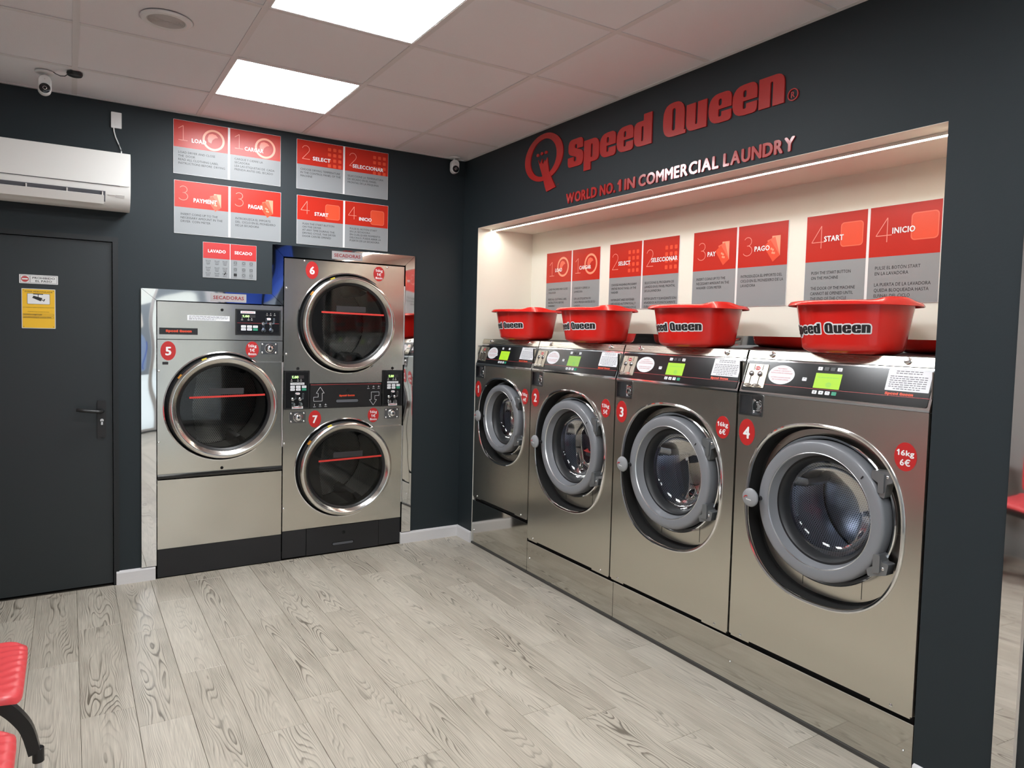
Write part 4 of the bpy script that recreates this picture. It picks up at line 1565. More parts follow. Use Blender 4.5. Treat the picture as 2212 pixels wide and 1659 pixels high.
# ================================================================ DRYERS
def dryer_door(t, cx, cz, bar, R=.303, right=None, w=.70, plate=None, cr=.3235):
    """round glazed dryer door with hinge plate and perforated drum"""
    # bright flange of the opening and dark throat
    MB().lathe([(cr + .004, -.0003), (cr + .003, -.004), (cr - .002, -.0055), (cr - .006, -.003), (cr - .007, .010)], cx, cz, 96).build('door_flange', M['chrome'], t)
    MB().lathe([(cr - .007, .004), (cr - .012, .020), (.245, .022)], cx, cz, 80).build('door_throat', M['black'], t)
    # hinge plate and rod
    z0, z1, xr = plate
    rr = .286
    edge = [(cx + math.sqrt(max(0, rr * rr - (z - cz) ** 2)), z) for z in [z1 + (z0 - z1) * i / 20 for i in range(21)]]
    MB().slab([(xr - .012, z0), (xr - .012, z1)] + edge, -.030, -.0008, []).build('hinge_plate', M['steel'], t, 0)
    mb = MB().tube([(xr - .005, -.022, z0 + .030), (xr - .005, -.022, z1 - .030)], .0065, 12)
    for z in (z0 + .015, z1 - .015):
        mb.tube([(xr - .005, -.022, z - .015), (xr - .005, -.022, z + .015)], .0085, 12)
    mb.build('hinge_rod', M['alu'], t)
    prof = [(R - .006, -.020), (R - .001, -.050), (R, -.058), (R - .003, -.066), (R - .012, -.071), (R - .022, -.070), (.268, -.058), (.262, -.054), (.259, -.048)]
    door = MB().lathe(prof, cx, cz, 112).build('door', M['rim'], t, 40)
    MB().lathe([(R - .007, -.030), (R - .030, -.026), (R - .040, .012)], cx, cz, 80).build('door_seal', M['rubber'], door)
    MB().lathe([(R - .0045, -.022), (R + .002, -.016), (R + .004, -.008), (R - .004, .004)], cx, cz, 80).build('door_seal', M['rubber'], door)
    MB().lathe([(.2605, -.052), (.256, -.050), (.247, -.046), (.243, -.040), (.243, -.030)], cx, cz, 96).build('glass_gasket', M['black'], door)
    MB().lathe([(.246, -.042), (.18, -.043), (.09, -.0435), (.001, -.0437)], cx, cz, 72, False, True).build('door_glass', M['glass_d'], door)
    # black segment set behind the left edge of the glass
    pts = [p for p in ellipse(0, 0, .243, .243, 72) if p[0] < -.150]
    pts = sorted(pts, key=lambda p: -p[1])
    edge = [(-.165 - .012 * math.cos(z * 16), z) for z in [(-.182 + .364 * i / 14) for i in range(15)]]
    MB().slab([(cx + a, cz + b) for a, b in pts + edge], -.036, -.030).build('glass_black_segment', M['black'], door, 0)
    # tape and dark notice on the glass
    (xa, za), (xb, zb) = bar
    MB().slab(ribbon([(xa, za), (xb, zb)], .011), -.0462, -.0440).build('red_tape', M['tape'], door, 0)
    MB().slab(rrect(cx - .090, cx + .105, cz + .075, cz + .112, .004), -.0458, -.0440).build('glass_notice', M['smoke'], door, 0)
    for ang, m in ((112, 'yellow_clip'), (143, 'orange_clip')):
        a = math.radians(ang)
        c, s = math.cos(a), math.sin(a)
        lo = []
        for du in (-.014, .014):
            lo.append([(cx + c * rr - s * du, y, cz + s * rr + c * du) for rr, y in ((R - .004, -.046), (R + .006, -.046), (R + .006, -.030), (R - .004, -.030))])
        MB().loft(lo, True, True).build('wire_clip', M[m], door, 0)
    # drum
    uv_lathe([(.250, .030), (.300, .050), (.305, .12), (.309, .28), (.305, .30), (.305, .55)], cx, cz, 96, 'drum', M['drum_d'], t)
    disc_uv(cx, cz, .305, .56, .02, 'drum_back', M['drum_d'], t)
    for a in (-62, 58, 178):
        c, sn_ = math.cos(math.radians(a)), math.sin(math.radians(a))
        lo = []
        for q, hh in ((.06, .03), (.12, .075), (.48, .075), (.55, .05)):
            lo.append([(cx + c * (.303 - dh) - sn_ * du, q, cz + sn_ * (.303 - dh) + c * du) for du, dh in ((-.045, 0), (-.012, hh), (.012, hh), (.045, 0))])
        MB().loft(lo, True, True).build('drum_lifter', M['drum_plain'], t, 20)


def lock_plate(t, x0, z0, w=.102, h=.071):
    p = MB().slab(rrect(x0, x0 + w, z0, z0 + h, .003, 2), -.004, -.0003).build('lock_plate', M['drum_plain'], t)
    cx, cz = x0 + w * .52, z0 + h * .5
    MB().lathe([(.029, -.004), (.029, -.009), (.025, -.013), (.020, -.013), (.017, -.022), (.013, -.024), (.005, -.024)], cx, cz, 32, False, True).build('lock_cylinder', M['chrome'], p)
    MB().slab(ellipse(cx, cz, .0042, .0065, 12), -.0252, -.0235).build('keyhole', M['void'], p, 0)
    for dx in (.010, w - .012):
        for dz in (.010, h - .010):
            screw(t, x0 + dx, z0 + dz, .0055, -.004, parent=p)


def control_box(t, x0, x1, z0, z1, wide):
    """black coin box with display, keys and coin slots"""
    p = MB().slab(rect(x0, x1, z0, z1), -.006, -.0003, []).build('coin_control', M['black'], t, 0)
    MB().slab(rect(x0 + .009, x1 - .009, z0 + .009, z1 - .007), -.0068, -.0058).build('control_face', M['black_gloss'], p, 0)
    d = .0074
    W, Hh = x1 - x0, z1 - z0
    if wide:
        F = lambda u, v: (x0 + u * W, z1 - v * Hh)
        disp = (.13, .43, .215, .315)
        bts = [((.12, .62), (.225, .71)), ((.25, .62), (.355, .71)), ((.38, .62), (.485, .71)), ((.12, .73), (.225, .82)), ((.25, .73), (.355, .82)), ((.38, .73), (.485, .82))]
        labs = [((.11, .07), (.43, .165))]
        coins = [.61, .775]
        czs = (.32, .52, .55, .80)
        pill = ((.68, .31), (.775, .40))
    else:
        F = lambda u, v: (x0 + u * W, z1 - v * Hh)
        disp = (.26, .77, .115, .195)
        bts = [((.235, .385), (.41, .445)), ((.46, .385), (.635, .445)), ((.69, .385), (.865, .445)), ((.235, .455), (.41, .515)), ((.46, .455), (.635, .515)), ((.69, .455), (.865, .515))]
        labs = [((.235, .305), (.785, .362)), ((.30, .925), (.74, .990))]
        coins = [.335, .62]
        czs = (.58, .73, .745, .875)
        pill = ((.43, .565), (.61, .620))
    a, b = F(disp[0], disp[3]), F(disp[1], disp[2])
    MB().slab(rect(a[0], b[0], a[1], b[1]), -.0076, -.0066).build('display', M['smoke'], p, 0)
    put_text(MB(), '1.00', a[0] + .004, a[1] + .0015, (b[1] - a[1]) * .78, .0082, 'L', 0.02, w=(b[0] - a[0]) * .50, shear=.12).build('display_digits', M['led_green'], p, 0)
    for i, (q, r) in enumerate(bts):
        a, b = F(q[0], r[1]), F(r[0], q[1])
        MB().slab(rrect(a[0], b[0], a[1], b[1], .002, 2), -.0090, -.0066).build('key', M['green_btn' if i == 5 else 'paper'], p)
        mb = MB().shape(rect(a[0] + .005, b[0] - .005, (a[1] + b[1]) / 2 - .001, (a[1] + b[1]) / 2 + .001), .0094)
        mb.build('key_print', M['ink_grey'], p, 0)
    for i, (q, r) in enumerate(labs):
        a, b = F(q[0], r[1]), F(r[0], q[1])
        MB().slab(rect(a[0], b[0], a[1], b[1]), -.0078, -.0066).build('label', M['paper'], p, 0)
        mb = MB()
        if i == 0:
            put_text(mb, 'SECADORA INDIVIDUAL' if wide else 'SECADORA SUPERIOR' if x0 < .3 else 'SECADORA INFERIOR',
                     (a[0] + b[0]) / 2, a[1] + (b[1] - a[1]) * .3, (b[1] - a[1]) * .42, .0084, 'C', 0.02, w=(b[0] - a[0]) * .86)
        else:
            mb.shape(rect(a[0] + .008, b[0] - .008, a[1] + (b[1] - a[1]) * .40, a[1] + (b[1] - a[1]) * .62), .0084)
        mb.build('label_print', M['ink_red' if wide or i else 'ink'], p, 0)
    for u in coins:
        g = lambda u_, v_: F(u_, v_)
        sw = .0026
        du = .019 / W
        MB().slab(ribbon([g(u + du, czs[0]), g(u + du * .9, czs[1]), g(u, czs[1] + .02)], .010), -.0092, -.0066).build('coin_chute', M['chrome'], p, 0)
        MB().slab(ribbon([g(u, czs[2]), g(u, czs[3])], .011), -.0092, -.0066).build('lever_guide', M['chrome'], p, 0)
        MB().slab(ribbon([g(u + du, czs[0] + .02), g(u + du * .95, czs[1] - .03)], .0045), -.0098, -.0090).build('coin_slot', M['void'], p, 0)
        MB().slab(ribbon([g(u, czs[2] + .02), g(u, czs[3] - .02)], .0055), -.0098, -.0090).build('lever_slot', M['void'], p, 0)
        x, z = g(u - du * .1, (czs[1] + czs[2]) / 2)
        MB().lathe([(.0095, -.0066), (.0095, -.014), (.006, -.017), (.001, -.0175)], x, z, 20, False, True).build('coin_button', M['chrome'], p)
        x, z = g(u, czs[3])
        MB().lathe([(.005, -.0066), (.005, -.012), (.014, -.014), (.013, -.016), (.001, -.0165)], x, z, 20, False, True).build('coin_lever', M['chrome'], p)
    a, b = F(pill[0][0], pill[1][1]), F(pill[1][0], pill[0][1])
    MB().slab(rrect(a[0], b[0], a[1], b[1], .006, 4), -.0096, -.0066).build('coin_badge', M['paper'], p)
    MB().shape(rect(a[0] + .006, b[0] - .006, (a[1] + b[1]) / 2 - .0012, (a[1] + b[1]) / 2 + .0012), .0102).build('coin_badge_print', M['ink_red'], p, 0)
    if wide:
        MB().slab(rect(x0 + .010, x1 - .010, z0 + Hh * .465, z0 + Hh * .475), -.0074, -.0066).build('red_line', M['ink_red'], p, 0)
        MB().slab(rect(x0 + .010, x1 - .010, z0 + .014, z0 + .017), -.0078, -.0066).build('bottom_lip', M['black'], p, 0)
    # small printed symbols
    mb = MB()
    for u, v in (((.14, .37), (.28, .37), (.35, .37), (.69, .16), (.77, .16), (.86, .16)) if wide else ((.28, .235), (.53, .235), (.65, .235))):
        x, z = F(u, v)
        mb.shape(rect(x - .0015, x + .0015, z, z + .006), d)
        mb.shape(rect(x - .006, x + .006, z - .006, z - .0045), d)
        mb.shape(rect(x - .005, x + .005, z - .009, z - .0078), d)
    mb.build('printed_symbols', M['grille'], p, 0)
    return p


# ---- single dryer (5)
t = thing('tumble_dryer', 'single steel tumble dryer number 5 in the polished frame beside the door', 'dryer', (-1.945, 0, 0), 0, None)
w = .700
mb = MB()
mb.box(.002, .006, .012, .70, .01, 1.60).box(w - .006, w - .002, .012, .70, .01, 1.60).box(.006, w - .006, .694, .70, .01, 1.60).box(.006, w - .006, .012, .694, 1.596, 1.60)
mb.build('cabinet', M['steel_d'], t, 0)
DC = (.357, .990)
MB().slab(rect(.002, w - .002, .606, 1.383), 0, .012, [ellipse(DC[0], DC[1], .3195, .3195, 96)[::-1]]).build('front_panel', M['steel'], t, 20)
MB().slab(rect(.002, w - .002, 1.387, 1.600), 0, .012).build('upper_panel', M['steel'], t, 0)
MB().box(.004, w - .004, .006, .012, 1.380, 1.390).build('panel_gap', M['void'], t, 0)
MB().slab(rect(.002, w - .002, .170, .572), 0, .012).build('lower_panel', M['steel'], t, 0)
MB().loft([[(x, y, z) for y, z in ((.012, .606), (-.010, .604), (-.020, .598), (-.020, .590), (-.006, .580), (.012, .574))] for x in (.002, w - .002)], True, True).build('drawer_ledge', M['black'], t, 0)
MB().box(.002, w - .002, .001, .012, .004, .168).build('base_panel', M['black_matt'], t, 0)
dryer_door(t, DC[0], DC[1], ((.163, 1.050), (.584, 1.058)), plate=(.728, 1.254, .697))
control_box(t, .420, .684, 1.417, 1.573, True)
p = MB().slab(rect(.012, .213, 1.413, 1.451), -.0022, -.0003).build('name_plate', M['black'], t, 0)
put_wordmark(MB(), .045, 1.4265, .136, .0135, .0030).build('wordmark', M['orange_ink'], p, 0)
p = MB().slab(rect(.158, .388, 1.498, 1.527), -.0010, -.0002).build('paper_label', M['paper'], t, 0)
mb = MB()
random.seed(5)
for i in range(4):
    x, e = .166, .380 - (.07 if i == 3 else 0)
    while x < e:
        q = random.uniform(.006, .02)
        mb.shape(rect(x, min(x + q, e), 1.5205 - i * .0062, 1.5231 - i * .0062), .0014)
        x += q + .003
mb.build('label_print', M['ink_grey'], p, 0)
for x, z, r in ((.346, 1.5635, .0085), (.348, .598 + .022, .009)):
    MB().lathe([(r, -.0005), (r * .9, -.0030), (r * .4, -.0035)], x, z, 20, False, True).build('plug', M['void'], t)
MB().slab(rect(.028, .058, 1.240, 1.256), -.0012, -.0002).build('small_label', M['ink'], t, 0)
for x, z in ((.009, 1.202), (.009, .792)):
    screw(t, x, z, .006)
number_sticker(t, .058, 1.319, '5')
price_sticker(t, .518, 1.3305, [('16kg', .014, .017, .050), ('1€', -.013, .018, .030), ('8min', -.034, .015, .048)])
lock_plate(t, .566, 1.302)

# ---- stacked dryer (6 over 7)
t = thing('stacked_dryer', 'tall stacked double tumble dryer with doors 6 and 7', 'dryer', (-1.242, 0, 0))
w = .798
mb = MB()
mb.box(.002, .006, .012, .70, .01, 1.895).box(w - .006, w - .002, .012, .70, .01, 1.895).box(.006, w - .006, .694, .70, .01, 1.895).box(.006, w - .006, .012, .694, 1.891, 1.895)
mb.box(.006, w - .006, .012, .694, 1.036, 1.040)
mb.build('cabinet', M['steel_d'], t, 0)
D6, D7 = (.407, 1.504), (.399, .562)
MB().slab(rpoly([(.002, 1.200), (.164, 1.200), (.164, 1.119), (.648, 1.119), (.648, 1.200), (w - .002, 1.200), (w - .002, 1.898), (.002, 1.898)]), 0, .012,
          [ellipse(D6[0], D6[1], .3195, .3195, 96)[::-1]]).build('upper_panel', M['steel'], t, 20)
MB().slab(rect(.002, w - .002, .185, .956), 0, .012, [ellipse(D7[0], D7[1], .3195, .3195, 96)[::-1]]).build('lower_panel', M['steel'], t, 20)
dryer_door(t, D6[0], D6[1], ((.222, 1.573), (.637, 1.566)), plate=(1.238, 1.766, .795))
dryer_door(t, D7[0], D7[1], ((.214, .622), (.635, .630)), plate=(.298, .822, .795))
control_box(t, .006, .163, .958, 1.198, False)
control_box(t, .650, w - .004, .958, 1.198, False)
p = MB().slab(rect(.168, .645, .958, 1.117), -.003, .010).build('middle_panel', M['black'], t, 0)
MB().slab(rect(.170, .643, 1.108, 1.1105), -.0036, -.0028).build('red_line', M['ink_red'], p, 0)
put_wordmark(MB(), .357, 1.0305, .103, .0115, .0036).build('wordmark', M['orange_ink'], p, 0)
MB().slab(rrect(.331, .489, .989, 1.013, .012), -.0042, -.0028).build('handle_rim', M['void'], p)
MB().slab(rrect(.336, .484, .992, 1.010, .009), -.0050, -.0040).build('handle_recess', M['ac_slot'], p)
MB().lathe([(.011, -.0030), (.011, -.006), (.006, -.008), (.001, -.008)], .413, 1.071, 20, False, True).build('lock_plug', M['void'], p)
mb = MB()
up = [(.232, 1.094), (.258, 1.055), (.245, 1.055), (.245, 1.004), (.190, 1.004), (.190, 1.030), (.219, 1.030), (.219, 1.055), (.206, 1.055), (.232, 1.094)]
dn = [(.588, .968), (.612, 1.004), (.599, 1.004), (.599, 1.030), (.628, 1.030), (.628, 1.055), (.574, 1.055), (.574, 1.004), (.562, 1.004), (.588, .968)]
for path in (up, dn):
    for a, b in zip(path, path[1:]):
        mb.shape(ribbon([a, b], .0018), .0036)
for bx, bz in ((.196, .975), (.553, 1.086)):
    for i in range(3):
        x = bx + i * .036
        mb.shape(rect(x - .001, x + .001, bz, bz + .012), .0036)
        mb.shape(rect(x - .008, x + .008, bz - .008, bz - .006), .0036)
        if i:
            mb.shape(rect(x - .006, x + .006, bz + .003, bz + .006), .0036)
mb.build('printed_arrows', M['paper'], p, 0)
for x in (.153, w / 2 + .002, .644):
    pass
MB().box(.002, .151, .001, .012, .010, .183).build('base_panel', M['black_matt'], t, 0)
MB().box(.642, w - .002, .001, .012, .010, .183).build('base_panel', M['black_matt'], t, 0)
p = MB().box(.154, .639, -.002, .012, .008, .181).build('lint_drawer', M['black_matt'], t, 0)
MB().slab(rrect(.320, .468, .050, .072, .010), -.0032, -.0018).build('handle_rim', M['void'], p)
MB().slab(rrect(.325, .463, .053, .068, .007), -.0040, -.0030).build('handle_recess', M['ac_slot'], p)
MB().lathe([(.010, -.0020), (.010, -.005), (.005, -.007), (.001, -.007)], .398, .132, 18, False, True).build('lock_plug', M['void'], p)
for x, z in ((.126, 1.888), (.675, 1.886), (.016, 1.714), (.018, 1.304), (.010, .742), (.010, .330)):
    screw(t, x, z, .0065)
for x in (.090, .722):
    MB().lathe([(.0095, -.0005), (.009, -.0030), (.004, -.0035)], x, 1.213, 20, False, True).build('plug', M['void'], t)
number_sticker(t, .173, 1.834, '6')
price_sticker(t, .616, 1.839, [('16kg', .014, .017, .050), ('1€', -.013, .018, .030), ('8min', -.034, .015, .048)])
number_sticker(t, .200, .890, '7')
price_sticker(t, .591, .8995, [('16kg', .014, .017, .050), ('1€', -.013, .018, .030), ('8min', -.034, .015, .048)])
lock_plate(t, .039, .869)
lock_plate(t, .670, .871)

# ---- polished frames round the dryers
def bezel(name, label, pieces, plate):
    t = thing(name, label, 'frame')
    for outer in pieces:
        MB().slab(outer, -.011, -.0003).build('frame_strip', M['mirror'], t, 0)
    x0, x1, z0, z1 = plate
    p = MB().slab(rect(x0, x1, z0, z1), -.0120, -.0108).build('name_label', M['sec_plate'], t, 0)
    put_text(MB(), 'SECADORAS', (x0 + x1) / 2, z0 + (z1 - z0) * .30, (z1 - z0) * .42, .0126, 'C', 0.03, w=(x1 - x0) * .86).build('lettering', M['ink_dark_red'], p, 0)


bezel('polished_frame', 'mirror-polished frame on the left and top of dryer 5',
      [[(-2.025, .080), (-1.949, .080), (-1.949, 1.604), (-2.025, 1.668)],
       [(-2.024, 1.669), (-1.948, 1.605), (-1.250, 1.607), (-1.315, 1.669)]], (-1.664, -1.465, 1.611, 1.661))
bezel('polished_frame', 'tall mirror-polished frame round the stacked dryer',
      [[(-1.315, 1.671), (-1.249, 1.609), (-1.249, 1.905), (-1.315, 1.974)],
       [(-1.314, 1.975), (-1.248, 1.906), (-.447, 1.906), (-.375, 1.975)],
       [(-.4405, .080), (-.374, .080), (-.374, 1.974), (-.4405, 1.910)]], (-.947, -.745, 1.914, 1.965))

# ================================================================ AIR CONDITIONER, SWITCH
t = thing('air_conditioner', 'white wall air conditioner above the dark door', 'air conditioner', (-2.93, 0, 2.06))
w = .843
pr = [(0, .300), (-.170, .304), (-.196, .298), (-.204, .285), (-.206, .140), (-.204, .100), (-.185, .050), (-.150, .016), (-.110, .004), (0, .020)]
MB().loft([[(x, y, z) for y, z in pr] for x in (0, w)], True, True).build('body', M['white_ac'], t, 30)
MB().slab(rrect(.002, w - .004, .126, .294, .008), -.2125, -.2040).build('front_panel', M['white_ac'], t)
MB().slab(rect(.030, w - .05, .1235, .1262), -.2085, -.2040).build('panel_gap', M['ac_slot'], t, 0)
# outlet: dark slot in the lower slope, flap and vanes
a, b = (-.2045, .098), (-.172, .034)
vx, vz = (b[0] - a[0]), (b[1] - a[1])
ln = math.hypot(vx, vz)
nx, nz = vz / ln, -vx / ln


def ac(p):
    """x along the unit, z down the sloping outlet face, -y out of it"""
    return (p[0], a[0] + vx / ln * p[2] - nx * p[1], a[1] + vz / ln * p[2] - nz * p[1])


MB(ac).slab(rect(.040, .728, .006, .062)[::-1], -.0045, .001).build('outlet', M['ac_slot'], t, 0)
MB(ac).slab(rrect(.036, .722, .024, .070, .004)[::-1], -.0150, -.0100).build('louvre', M['white_ac'], t)
for x in (.15, .39, .56, .715):
    MB(ac).box(x - .003, x + .003, -.012, -.004, .008, .045).build('vane', M['white_ac'], t, 0)
MB(ac).slab(rect(.775, .815, .018, .032)[::-1], -.004, .001).build('badge', M['grille'], t, 0)
MB(ac).slab(rect(.738, .770, .020, .024)[::-1], -.004, .001).build('badge_line', M['grille'], t, 0)
t = thing('wall_switch', 'white wall switch with a cable beside the air conditioner', 'switch', (-2.1665, 0, 2.528))
MB().slab(rrect(0, .050, 0, .084, .003), -.012, -.0002).build('switch_plate', M['white'], t)
MB().slab(rrect(.018, .032, .014, .040, .001, 2), -.0145, -.0118).build('rocker', M['white'], t)
MB().tube([(.012, -.006, .002), (.014, -.006, -.020), (.022, -.006, -.050), (.036, -.007, -.085), (.046, -.010, -.110), (.047, -.030, -.126), (.047, -.034, -.164)], .0032, 8).build('cable', M['white'], t)

# ================================================================ CEILING CAMERAS, PUCK, SPEAKER
def ceiling_camera(x, y, label, yaw):
    t = thing('security_camera', label, 'camera', (x, y, H), yaw, 'ceiling security cameras')
    MB().lathe_z([(.001, -.010), (.036, -.010), (.039, -.006), (.039, -.0005), (.001, -.0005)], 0, 0, 32).build('mount', M['white'], t)
    MB().lathe_z([(.009, -.008), (.008, -.022), (.008, -.030)], 0, .004, 16).build('stem', M['white'], t)
    # upright capsule with a dark round front near its lower end
    lo = []
    for yy, k in ((.026, .55), (.024, .80), (.016, .97), (.004, 1.0), (-.014, 1.0), (-.021, .95), (-.024, .84)):
        pts = []
        for i in range(40):
            th = 2 * PI * i / 40
            cz = -.0475 if math.sin(th) > 0 else -.0835
            pts.append((.0285 * k * math.cos(th), yy, cz + .0285 * k * math.sin(th)))
        lo.append(pts)
    MB().loft(lo, True, True).build('body', M['white'], t, 40)
    f = MB().lathe([(.0232, -.0243), (.0226, -.0275), (.018, -.0290), (.001, -.0300)], 0, -.0835, 32, False, True).build('lens_face', M['black_gloss'], t)
    MB().lathe([(.0085, -.0302), (.0070, -.0315), (.0060, -.0300)], 0, -.0835, 20).build('lens_ring', M['chrome'], f)
    MB().slab(ellipse(0, -.040, .003, .003, 12), -.0248, -.0240).build('status_light', M['grille'], t, 0)


ceiling_camera(-2.458, -.335, 'white security camera on the ceiling above the air conditioner', .05)
ceiling_camera(-.118, -.068, 'white security camera in the ceiling corner between the dark walls', -.08)
t = thing('ceiling_puck', 'small black ceiling puck with a thin cable beside the left camera', 'sensor', (-2.335, -.408, H))
MB().lathe_z([(.033, -.0005), (.034, -.008), (.030, -.016), (.018, -.020), (.001, -.021)], 0, 0, 32).build('housing', M['black'], t)
MB().tube([(-.028, .004, -.012), (-.040, .010, -.022), (-.058, .020, -.022), (-.076, .034, -.012), (-.086, .044, -.004)], .0018, 6).build('cable', M['black'], t)
t = thing('ceiling_speaker', 'round white ceiling loudspeaker with ringed grille', 'loudspeaker', (-2.035, -1.340, H))
MB().lathe_z([(.094, -.0003), (.094, -.004), (.088, -.009), (.072, -.010), (.068, -.006)], 0, 0, 64).build('rim', M['white'], t)
MB().lathe_z([(.0685, -.0040), (.03, -.0052), (.001, -.0055)], 0, 0, 48, False, True).build('backing', M['grille'], t)
for i in range(14):
    r = .006 + i * .0046
    MB().lathe_z([(r, -.0052), (r + .0006, -.0078), (r + .0026, -.0078), (r + .0032, -.0052)], 0, 0, 40).build('grille_ring', M['grille'], t)

# ================================================================ BEAM SEATING AT THE LEFT
t = thing('beam_bench', 'black beam bench with a row of red ribbed plastic seats', 'bench', (-2.71, -1.80, 0))
MB().box(-.035, .035, -2.25, -.02, .335, .385).build('beam', M['black'], t, 0)


def seat_grid(fn, nu, nv, thick):
    mb = MB()
    top, bot = [], []
    for j in range(nv + 1):
        for i in range(nu + 1):
            p, nrm = fn(i / nu * 2 - 1, j / nv * 2 - 1)
            top.append(p)
            bot.append(tuple(p[k] - nrm[k] * thick for k in range(3)))
    a = mb.add(top)
    b = mb.add(bot)
    W = nu + 1
    for j in range(nv):
        for i in range(nu):
            q = (j * W + i, j * W + i + 1, (j + 1) * W + i + 1, (j + 1) * W + i)
            mb.f.append(tuple(a + k for k in q))
            mb.f.append(tuple(b + k for k in q[::-1]))
    rim = [i for i in range(W)] + [j * W + nu for j in range(1, nv + 1)] + [nv * W + i for i in range(nu - 1, -1, -1)] + [j * W for j in range(nv - 1, 0, -1)]
    for k in range(len(rim)):
        i, j = rim[k], rim[(k + 1) % len(rim)]
        mb.f.append((a + i, a + j, b + j, b + i))
    return mb


def sqc(u, v, e=11.0):
    """square to rounded square"""
    m = max(abs(u), abs(v))
    if m < 1e-6:
        return 0.0, 0.0
    k = (abs(u / m) ** e + abs(v / m) ** e) ** (-1 / e)
    return u * k, v * k


def ripple(x, y):
    ph = y / .042 + .75 * math.sin(x * 14 + 1.0) + .35 * math.sin(x * 31 + y * 12)
    f = ph - math.floor(ph)
    return .0042 * (f if f < .80 else (1 - f) * .80 / .20)


for k in range(4):
    yc = -.185 - k * .585
    def top(u, v):
        x, y = sqc(u, v)
        X, Y = -.005 + x * .232, yc + y * .206
        edge = max(0, max(abs(u), abs(v)) - .95) / .05
        z = .449 + ripple(X, Y) * (1 - edge) - .005 * edge ** 2 + .020 * max(0, -u - .5)
        if u > .6:
            z -= .012 * (u - .6) ** 2 / .16
        return (X, Y, z), (0, 0, 1)
    MB_ = seat_grid(top, 40, 56, .016)
    MB_.build('seat', M['seat'], t, 60)
    def bk(u, v):
        x, y = sqc(u, v)
        Y, Z = yc + y * .206, .655 + x * .185
        edge = max(0, max(abs(u), abs(v)) - .9) / .1
        X = -.268 - (Z - .47) * .22 + ripple(Z, Y) * (1 - edge) - .008 * edge ** 2
        return (X, Y, Z), (1, 0, .2)
    seat_grid(bk, 30, 48, .022).build('backrest', M['seat'], t, 60)
    MB().tube([(-.03, yc, .385), (-.16, yc, .395), (-.262, yc, .43), (-.30, yc, .50), (-.315, yc, .62)], .014, 8).build('bracket', M['black'], t)
for yy in (-.05, -2.15):
    pts = [(0.0, .365), (.060, .350), (.115, .318), (.165, .268), (.198, .226), (.224, .176), (.242, .098)]
    sm = []
    for i in range(len(pts) - 1):
        p0, p1, p2, p3 = (Vector(pts[max(0, min(len(pts) - 1, i + q))]) for q in (-1, 0, 1, 2))
        for q in range(4):
            f = q / 4
            sm.append(tuple(.5 * ((2 * p1) + (p2 - p0) * f + (2 * p0 - 5 * p1 + 4 * p2 - p3) * f * f + (3 * p1 - p0 - 3 * p2 + p3) * f ** 3)))
    pts = sm + [pts[-1]]
    lo = []
    for i, (x, z) in enumerate(pts):
        d = Vector(pts[min(i + 1, len(pts) - 1)]) - Vector(pts[max(0, i - 1)])
        d.normalize()
        n_ = Vector((-d.y, d.x)) * (.0225 - .00025 * i)
        lo.append([(x + n_.x, yy - .016, z + n_.y), (x + n_.x, yy + .016, z + n_.y), (x - n_.x, yy + .016, z - n_.y), (x - n_.x, yy - .016, z - n_.y)])
    lg = MB().loft(lo, True, True).build('leg', M['black'], t, 30)
    MB().lathe_z([(.001, .112), (.014, .112), (.0165, .109), (.0165, .066), (.001, .066)], .2515, yy, 28).build('foot_cap', M['black'], lg)
    MB().lathe_z([(.011, .066), (.011, .034), (.016, .018), (.030, .007), (.030, .0004), (.001, .0004)], .2515, yy, 28).build('foot', M['alu'], lg)
    lo = []
    for x, z in ((0, .365), (-.08, .345), (-.15, .29), (-.20, .20), (-.225, .10), (-.23, .0005)):
        lo.append([(x + .017, yy - .016, z), (x + .017, yy + .016, z), (x - .017, yy + .016, z), (x - .017, yy - .016, z)])
    MB().loft(lo, True, True).build('leg', M['black'], t, 30)

# ================================================================ POLISHED FRAME AND KIOSK AT THE RIGHT EDGE
t = thing('payment_kiosk', 'polished steel frame of a dark built-in unit at the right edge', 'kiosk', (0, -3.520, 0), RZ)
MB().slab(rect(.012, .072, .0, 2.10), -.006, -.0003).build('frame_strip', M['mirror'], t, 0)
MB().slab(rect(.072, .688, 2.032, 2.10), -.006, -.0003).build('frame_strip', M['mirror'], t, 0)
MB().slab(rect(.688, .756, .0, 2.10), -.006, -.0003).build('frame_strip', M['mirror'], t, 0)
MB().box(.072, .080, -.012, -.0005, 0, 2.032).build('inner_edge', M['alu'], t, 0)
MB().box(.080, .688, -.006, -.0005, 0.004, 2.030).build('front_panel', M['navy_door'], t, 0)

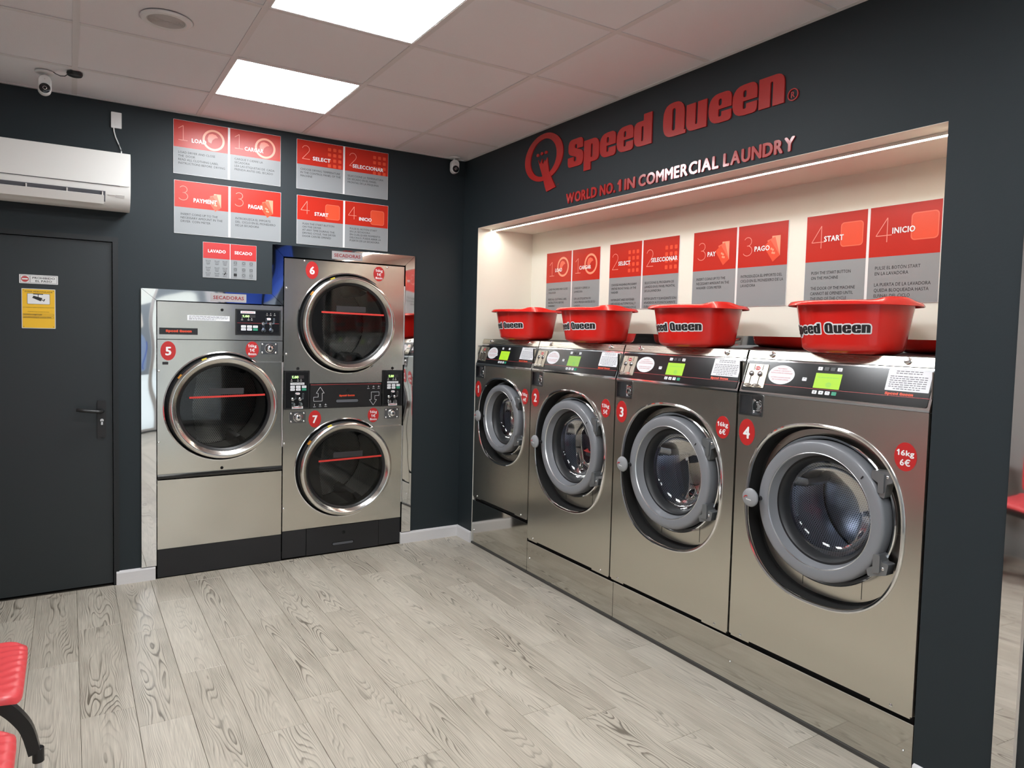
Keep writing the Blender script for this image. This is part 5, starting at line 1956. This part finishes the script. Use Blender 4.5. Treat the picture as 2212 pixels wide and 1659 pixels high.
# printed posters at the shop front, out of frame (seen mirrored in the polished frames)
t = thing('window_poster', 'blue and white laundry picture poster on the shop window', 'poster', (-1.40, YF + .012, .72), PI)
MB().slab(rect(0, .70, 0, 1.05), -.003, -.0003).build('sheet', M['poster_grey'], t, 0)
MB().slab(rpoly([(.06, .10, .08), (.62, .05, .1), (.66, .50, .1), (.50, .62, .15), (.12, .55, .1)]), -.0042, -.0028).build('blue_towel', M['towel'], t, 0)
MB().slab(rpoly([(.10, .66, .08), (.60, .62, .1), (.62, .95, .1), (.15, .98, .15)]), -.0042, -.0028).build('white_cloth', M['white'], t, 0)
mb = MB()
for i in range(4):
    mb.shape(ribbon([(.12 + .13 * i + .03 * math.sin(k), .14 + .07 * k) for k in range(6)], .02), .0052)
mb.build('blue_folds', M['blue_vinyl'], t, 0)['kind'] = 'stuff'
t = thing('transom_poster', 'white printed poster above the glass shop door', 'poster', (-.60, YF + .012, 1.78), PI)
MB().slab(rect(0, .74, 0, .52), -.003, -.0003).build('sheet', M['poster_grey'], t, 0)
MB().slab(ellipse(.42, .34, .12, .12), -.0042, -.0028, [ellipse(.42, .34, .09, .09)[::-1]]).build('printed_ring', M['paper'], t, 0)
MB().slab(rpoly([(.04, .06, .04), (.30, .04, .06), (.28, .40, .08), (.08, .44, .06)]), -.0042, -.0028).build('white_cloth', M['paper'], t, 0)
t = thing('corner_poster', 'blue printed poster in the corner beside the shop door', 'poster', (-.03, YF, 1.45), PI)
MB().slab(rect(0, .46, 0, .90), -.003, -.0003).build('sheet', M['blue_vinyl'], t, 0)
MB().slab(rpoly([(.05, .08, .05), (.40, .05, .1), (.42, .34, .1), (.10, .38, .1)]), -.0042, -.0028).build('white_cloth', M['white'], t, 0)
t = thing('blue_banner', 'blue banner with dark brush strokes on the right wall near the shop door', 'banner', (0, -5.10, 1.45), RZ)
MB().slab(rect(0, 1.0, .50, 1.12), -.003, -.0003).build('blue_sheet', M['blue_vinyl'], t, 0)
MB().slab(rect(0, 1.0, 0, .498), -.003, -.0003).build('pale_sheet', M['poster_grey'], t, 0)
for k in range(5):
    MB().shape(ribbon([(.08 + .17 * k + .06 * math.sin(q * 1.2 + k), .60 + .07 * q) for q in range(7)], .028), .0042).build('brush_stroke', M['blue_dark'], t, 0)
